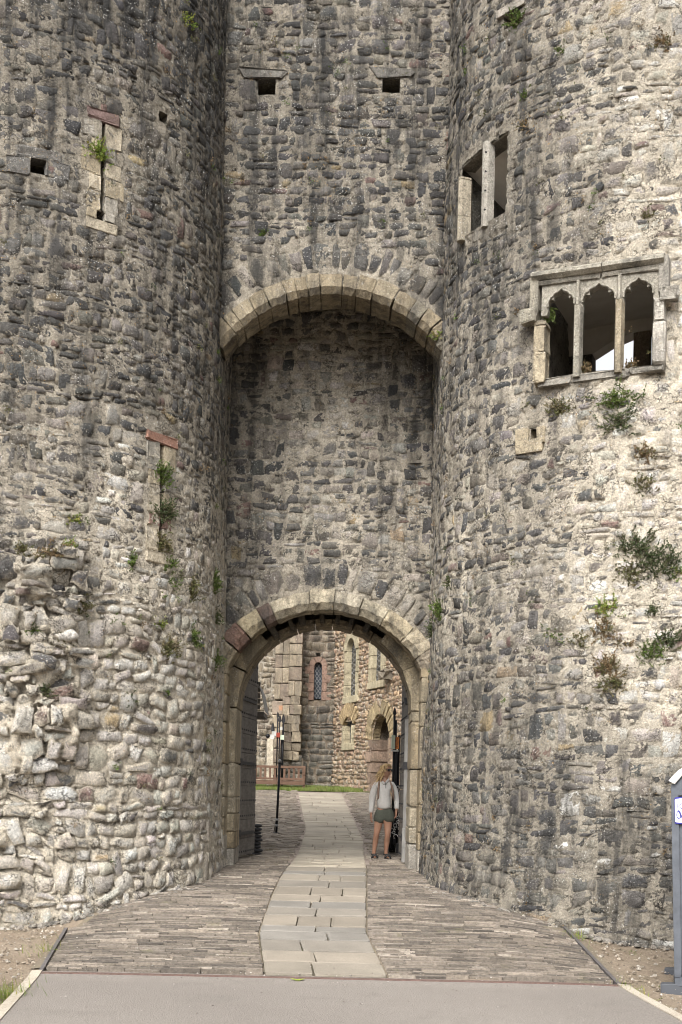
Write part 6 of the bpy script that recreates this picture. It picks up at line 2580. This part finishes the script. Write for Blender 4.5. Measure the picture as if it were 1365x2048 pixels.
MPP = 14.0 / FPX
PL = [  # surface, px, py, size in photo pixels, style, label, width, up
 (TL, 196, 312, 52, 'bright', 'feathery yellow-green fern growing out of the upper arrow slit', .9, .6),
 (TL, 326, 958, 44, 'green', 'narrow green bush in the lower arrow slit just above its cross arm', .8, .5),
 (TL, 326, 1030, 58, 'dark', 'thickest green bush of the lower arrow slit, below its cross arm', .8, .4),
 (TL, 322, 1092, 38, 'olive', 'thin olive sprig at the foot of the lower arrow slit', .6, .5),
 (TL, 336, 1135, 34, 'green', 'small bush just under the lower arrow slit', .8, .6),
 (TL, 345, 1170, 24, 'green', 'low leafy clump below and right of the lower arrow slit', 1., .3),
 (TL, 380, 1190, 46, 'olive', 'slender upright weed on the pale stone right of the slit foot', .3, 1.1),
 (TL, 262, 1132, 38, 'green', 'slim upright weed left of the lower slit foot', .3, 1.1),
 (TL, 150, 1045, 24, 'bright', 'bright green clump above the torn masonry of the left tower', .9, .5),
 (TL, 322, 1252, 24, 'bright', 'round bright green clump on white stone above the olive bush', 1., .6),
 (TL, 338, 1308, 58, 'olive', 'biggest olive bush low on the left tower', .9, .7),
 (TL, 388, 1275, 34, 'green', 'drooping green tuft right of the biggest olive bush', .5, -.2),
 (TL, 262, 1400, 24, 'dark', 'dark little bush low on the left tower among white stones', .8, .5),
 (TL, 335, 1385, 18, 'green', 'tiny green sprout below the biggest olive bush', .9, .5),
 (TL, 232, 1245, 22, 'green', 'green tuft with pinkish tips left of the round bright clump', .9, .6),
 (TL, 374, 46, 30, 'bright', 'yellow-green tuft near the top of the left tower', 1., .5),
 (TL, 100, 1120, 46, 'dry', 'wide brown mossy clump on top of the torn masonry', 1.4, .2),
 (TL, 45, 1112, 30, 'olive', 'faded tuft at the left end of the torn masonry top', .9, .8),
 (TL, 130, 1100, 26, 'bright', 'yellowish tuft at the right end of the torn masonry top', .9, .8),
 (TL, 155, 1215, 38, 'olive', 'olive weed in the shadow of the torn masonry edge', .8, .4),
 (TL, 62, 1272, 24, 'green', 'small green tuft on pale rubble of the torn masonry', .9, .4),
 (TL, 118, 1292, 26, 'olive', 'olive tuft beside the dark square stone on the torn masonry', .9, .6),
 (TL, 82, 1388, 26, 'dark', 'dark tuft above the large white stones of the torn masonry', .9, .6),
 (TL, 428, 1175, 40, 'green', 'green tuft on the left tower edge above the gate arch', .5, .6),
 (TL, 430, 1235, 30, 'dark', 'dark hanging tuft on the left tower edge beside the red arch stone', .4, .0),
 (TL, 434, 1325, 38, 'green', 'spreading green weed at the left springing of the gate arch', 1., .7),
 (UPW, 525, 472, 22, 'green', 'small upright weed on the wall above the high arch', .4, 1.),
 (UPW, 880, 672, 26, 'bright', 'green tuft on the right end of the high arch', 1., .3),
 (TR, 1238, 806, 62, 'green', 'upper of two dense green bushes under the three-light window', 1.2, .5),
 (TR, 1238, 850, 56, 'dark', 'lower of two dense green bushes under the three-light window', 1.3, .3),
 (TR, 1122, 818, 40, 'olive', 'olive tuft under the left end of the three-light window', 1., .5),
 (TR, 1293, 915, 40, 'dry', 'brown seedy weed on the pale wall right of the dense bushes', .8, .8),
 (TR, 1288, 975, 38, 'olive', 'lower brown-green weed on the pale wall right of the dense bushes', .9, .6),
 (TR, 1272, 1102, 74, 'dark', 'taller left bush of the big pair on the pale right wall', .9, .8),
 (TR, 1322, 1138, 80, 'dark', 'widest dark bush on the pale right wall, by the frame edge', 1.2, .8),
 (TR, 1258, 1152, 44, 'olive', 'ragged olive bush hanging under the taller left bush', 1., .3),
 (TR, 1212, 1222, 40, 'bright', 'yellow-green bush above the round white stone', .8, .7),
 (TR, 1206, 1262, 44, 'dry', 'russet dry bush left of the round white stone', .9, .2),
 (TR, 1337, 1282, 54, 'dark', 'compact dark bush right of the round white stone', .9, .3),
 (TR, 1304, 1310, 44, 'green', 'loose green bush below right of the round white stone', 1., .6),
 (TR, 1214, 1345, 64, 'dry', 'tall straw-coloured weed on the pale lower right wall', .6, 1.),
 (TR, 1226, 1372, 44, 'olive', 'grey-brown bush at the foot of the tall straw-coloured weed', 1., .4),
 (TR, 1250, 1292, 28, 'dry', 'rusty tuft just under the round white stone', 1., .5),
 (TR, 1162, 1285, 32, 'olive', 'olive tuft left of the russet dry bush', 1., .7),
 (TR, 1106, 1270, 26, 'green', 'small green tuft midway along the right tower', 1., .5),
 (TR, 1306, 1226, 26, 'dark', 'small dark tuft right above the compact dark bush', .6, .7),
 (TR, 1358, 1150, 24, 'bright', 'bright clump at the frame edge under the widest dark bush', 1., .5),
 (TR, 1098, 622, 34, 'green', 'ivy hanging in the left light of the three-light window', .6, -.8),
 (TR, 882, 1228, 46, 'green', 'bushy green plant above the right side of the gate arch', .7, .9),
 (TR, 862, 1262, 32, 'dark', 'dark tuft at the right springing of the gate arch', .6, .2),
 (TR, 900, 1168, 24, 'dark', 'small dark tuft high on the edge of the right tower above the gate plant', .7, .5),
 (TR, 1032, 42, 34, 'green', 'tuft beside the hole at the top of the right tower', 1., .4),
 (TR, 1120, 100, 20, 'green', 'green sprout near the top of the right tower below the hole', 1., .5),
 (TR, 1050, 190, 20, 'green', 'green sprout above the two-light window', 1., .4),
 (TR, 1052, 250, 26, 'dry', 'rusty tuft just above the corner of the two-light window', 1., .3),
 (TR, 1324, 92, 34, 'dry', 'brown tuft near the upper right corner', 1., .5),
 (TR, 1296, 432, 26, 'olive', 'small drooping tuft on the pale wall above the three-light window', .6, .2),
 (TR, 1172, 742, 26, 'dry', 'thin dry weed on the sill below the first mullion', .6, .9),
 (TR, 1262, 738, 26, 'dry', 'thin dry weed on the sill below the second mullion', .9, .7),
]
for surf, x, y, s, st, lab, wd, up in PL:
    p, n = on_surf(surf, x, y)
    Yd = p[1]
    plant(p, n, s * Yd / FPX * (.98 if s < 50 else .84), st, lab, 'plants rooted in the castle walls', wide=wd, up=up, stems=int(24 + s * 1.2), leaf=.016 if s > 30 else .013)

GR = [(98, 1898, 30, 110, 'grass tuft growing against the left edging strip'),
      (14, 1990, 40, 420, 'grass patch at the lower left corner beside the kerb'),
      (80, 1998, 14, 24, 'small grass sprig between the left kerb and the grass patch'),
      (1262, 1982, 24, 140, 'grass tuft at the corner of the right kerb and ramp'),
      (1148, 1872, 20, 120, 'grass strip at the top of the right edging strip'),
      (1338, 1972, 16, 30, 'small grass tuft beside the foot of the portable toilet'),
      (1262, 1902, 10, 22, 'low grass under the right tower foot')]
for x, y, s, n_, lab in GR:
    g = on_ground(x, y)
    pts = []
    for i in range(n_):
        pass
    r = plant(g + [0, 0, .0], np.array([0, -.05, 1.]), s * g[1] / FPX, 'bright' if n_ > 40 else 'green', lab, 'grass tufts along the ramp', stems=n_, wide=.9, up=.5, name='grass_tuft', cat='grass', grass=True)
    ch = r.children[0]
    ch['kind'] = 'stuff'
    me = ch.data
    # spread the blades over a patch
    co = np.zeros(len(me.vertices) * 3, np.float32)
    me.vertices.foreach_get('co', co)
    co = co.reshape(-1, 20, 3)
    off = rp_.normal(0, 1, (len(co), 1, 3)) * np.array([s * .6 * g[1] / FPX, .16 if n_ > 40 else .08, 0])
    off[..., 2] = 0
    co = co + off
    me.vertices.foreach_set('co', co.ravel().astype(np.float32))
    me.update()

# grass on the courtyard bank
k = 0
LV, LF, LC = [], [], []
for i in range(5200):
    x, y = rp_.uniform(-3.4, .6), 33.15 + 1.9 * rp_.random() ** 1.3
    z = float(ground_z(x, y)) + .0
    h, w = rp_.uniform(.05, .12), rp_.uniform(.008, .016)
    l = rp_.normal(0, .03, 2)
    LV += [(x - w, y, z), (x + w, y, z), (x + l[0], y + l[1], z + h)]
    LF.append((k, k + 1, k + 2)); k += 3
    LC += [np.array([(.13, .18, .035), (.16, .21, .045), (.11, .145, .035), (.2, .2, .07)][rp_.integers(4)]) * rp_.uniform(.8, 1.2)] * 3
gb = bpy.data.objects.get('grass_bank')
mesh_obj('grass', np.array(LV), np.array(LF), M_LEAF, gb, False, dict(tint=np.array(LC)), kind='stuff')

# loose stones and grit along the wall feet and on the bare earth
def pebbles(name, n, place, size, pal, parent, mat=None):
    V, F, C, k = [], [], [], 0
    ico = np.array([(-1, 0, -.3), (1, 0, -.3), (0, -1, -.3), (0, 1, -.3), (0, 0, 1), (.5, .5, .55), (-.55, .5, .5), (.5, -.55, .5), (-.5, -.5, .6)], float)
    fc = [(0, 8, 6), (1, 5, 7), (2, 7, 8), (3, 6, 5), (4, 5, 6), (4, 6, 8), (4, 8, 7), (4, 7, 5), (0, 6, 3), (0, 2, 8), (1, 3, 5), (1, 7, 2)]
    for i in range(n):
        x, y = place()
        s = size[0] + (size[1] - size[0]) * rp_.random() ** 3
        P = ico * (1 + rp_.normal(0, .18, ico.shape)) * s * np.array([1, rp_.uniform(.6, 1), rp_.uniform(.4, .8)])
        a = rp_.uniform(0, 6.28)
        P[:, :2] = P[:, :2] @ np.array([[math.cos(a), -math.sin(a)], [math.sin(a), math.cos(a)]])
        P += [x, y, float(ground_z(x, y)) + (.012 if name == 'grit' else -.012)]
        V.append(P); F += [tuple(q + k for q in f) for f in fc]; k += 9
        C.append(np.tile(np.array(pal[rp_.integers(len(pal))]) * rp_.uniform(.8, 1.2), (9, 1)))
    C = np.concatenate(C)
    return mesh_obj(name, np.concatenate(V), F, M_DRESS, parent, False, dict(tint=C, mort=C, edge=np.zeros(len(C)), stain=np.zeros(len(C))), kind='stuff')


def pl_left():
    while True:
        x, y = rp_.uniform(-5.5, -2.4), rp_.uniform(9.0, 14.2)
        f = min(1, max(0, (y - 10.6) / (yl1 - 10.6)))
        if x < e_l0 + (e_l1 - e_l0) * f - .1 and x < al[0] + (e_l0 - al[0]) * min(1, (y - al[1]) / (10.6 - al[1])) - .1: return x, y


def pl_right():
    while True:
        x, y = rp_.uniform(2.2, 5.0), rp_.uniform(8.8, 13.8)
        f = min(1, max(0, (y - 10.4) / (G2(1122, 1853)[1] - 10.4)))
        if x > e_r0 + (e_r1 - e_r0) * f + .1 and x > ar[0] + (e_r0 - ar[0]) * min(1, (y - ar[1]) / (10.4 - ar[1])) + .1: return x, y


gro = bpy.data.objects.get('ground')


def pl_front():
    x, y = rp_.uniform(-2.8, 3.2), rp_.uniform(8.7, 12.5)
    if rp_.random() < .5: y = 10.52 + abs(rp_.normal(0, .12)) * (-1 if rp_.random() < .7 else 1)
    return x, y
PEB = [(.3, .25, .195), (.26, .21, .16), (.36, .31, .25), (.2, .165, .125), (.42, .38, .33)]
pebbles('grit', 420, pl_front, (.004, .014), [(.2, .18, .16), (.34, .31, .28), (.14, .12, .1), (.45, .42, .38)], gro)
pebbles('gravel', 2600, pl_left, (.006, .028), PEB, gro)
pebbles('gravel', 2000, pl_right, (.006, .028), PEB, gro)


def foot(t, a0, a1):
    def f():
        ph = rp_.uniform(a0, a1)
        s = t.L + ph * t.R
        p = t.pos(s, float(.15), rp_.uniform(.0, .16))
        return float(p[0]), float(p[1])
    return f


STN = [(.24, .215, .185), (.18, .165, .145), (.3, .275, .24), (.15, .14, .125)]
pebbles('fallen_stones', 420, foot(TL, .0, 1.75), (.008, .06), STN, gro)
pebbles('fallen_stones', 420, foot(TR, .0, 1.75), (.008, .06), STN, gro)

# weeds and moss too small to count, in the joints of both towers and the gate wall
def joint_weeds(parent, surf, srange, zr, n, seed):
    rg = np.random.default_rng(seed)
    V, F, C, k = [], [], [], 0
    for i in range(n):
        s, z = rg.uniform(*srange), rg.uniform(*zr)
        c = np.asarray(surf.outer(s, z, .012), float)
        nn = surf.pos(s, z, 1.) - surf.pos(s, z, 0.)
        nn = np.asarray(nn, float) / np.linalg.norm(nn)
        st = ['olive', 'green', 'dry', 'dark'][rg.choice(4, p=[.4, .25, .25, .1])]
        for q in range(rg.integers(14, 40)):
            col = np.array(LEAFC[st][rg.integers(3)]) * rg.uniform(.8, 1.2)
            p = c + rg.normal(0, .022, 3)
            u = nn * rg.uniform(.2, 1) + rg.normal(0, .6, 3)
            u /= np.linalg.norm(u)
            v = np.cross(u, rg.normal(0, 1, 3)); v /= np.linalg.norm(v) + 1e-9
            l = rg.uniform(.012, .035)
            V += [p - v * l * .25, p + v * l * .25, p + u * l]
            F.append((k, k + 1, k + 2)); k += 3
            C += [col] * 3
    mesh_obj('joint_weeds', np.array(V), np.array(F), M_LEAF, parent, False, dict(tint=np.array(C)), kind='stuff')


joint_weeds(towerL, TL, (1.2, TL.L + TL.R * 1.6), (.8, 11.5), 110, 1)
joint_weeds(towerR, TR, (1.2, TR.L + TR.R * 1.7), (.8, 11.5), 120, 2)
joint_weeds(gate, UPW, (XL, XR), (8.8, 11.8), 30, 3)
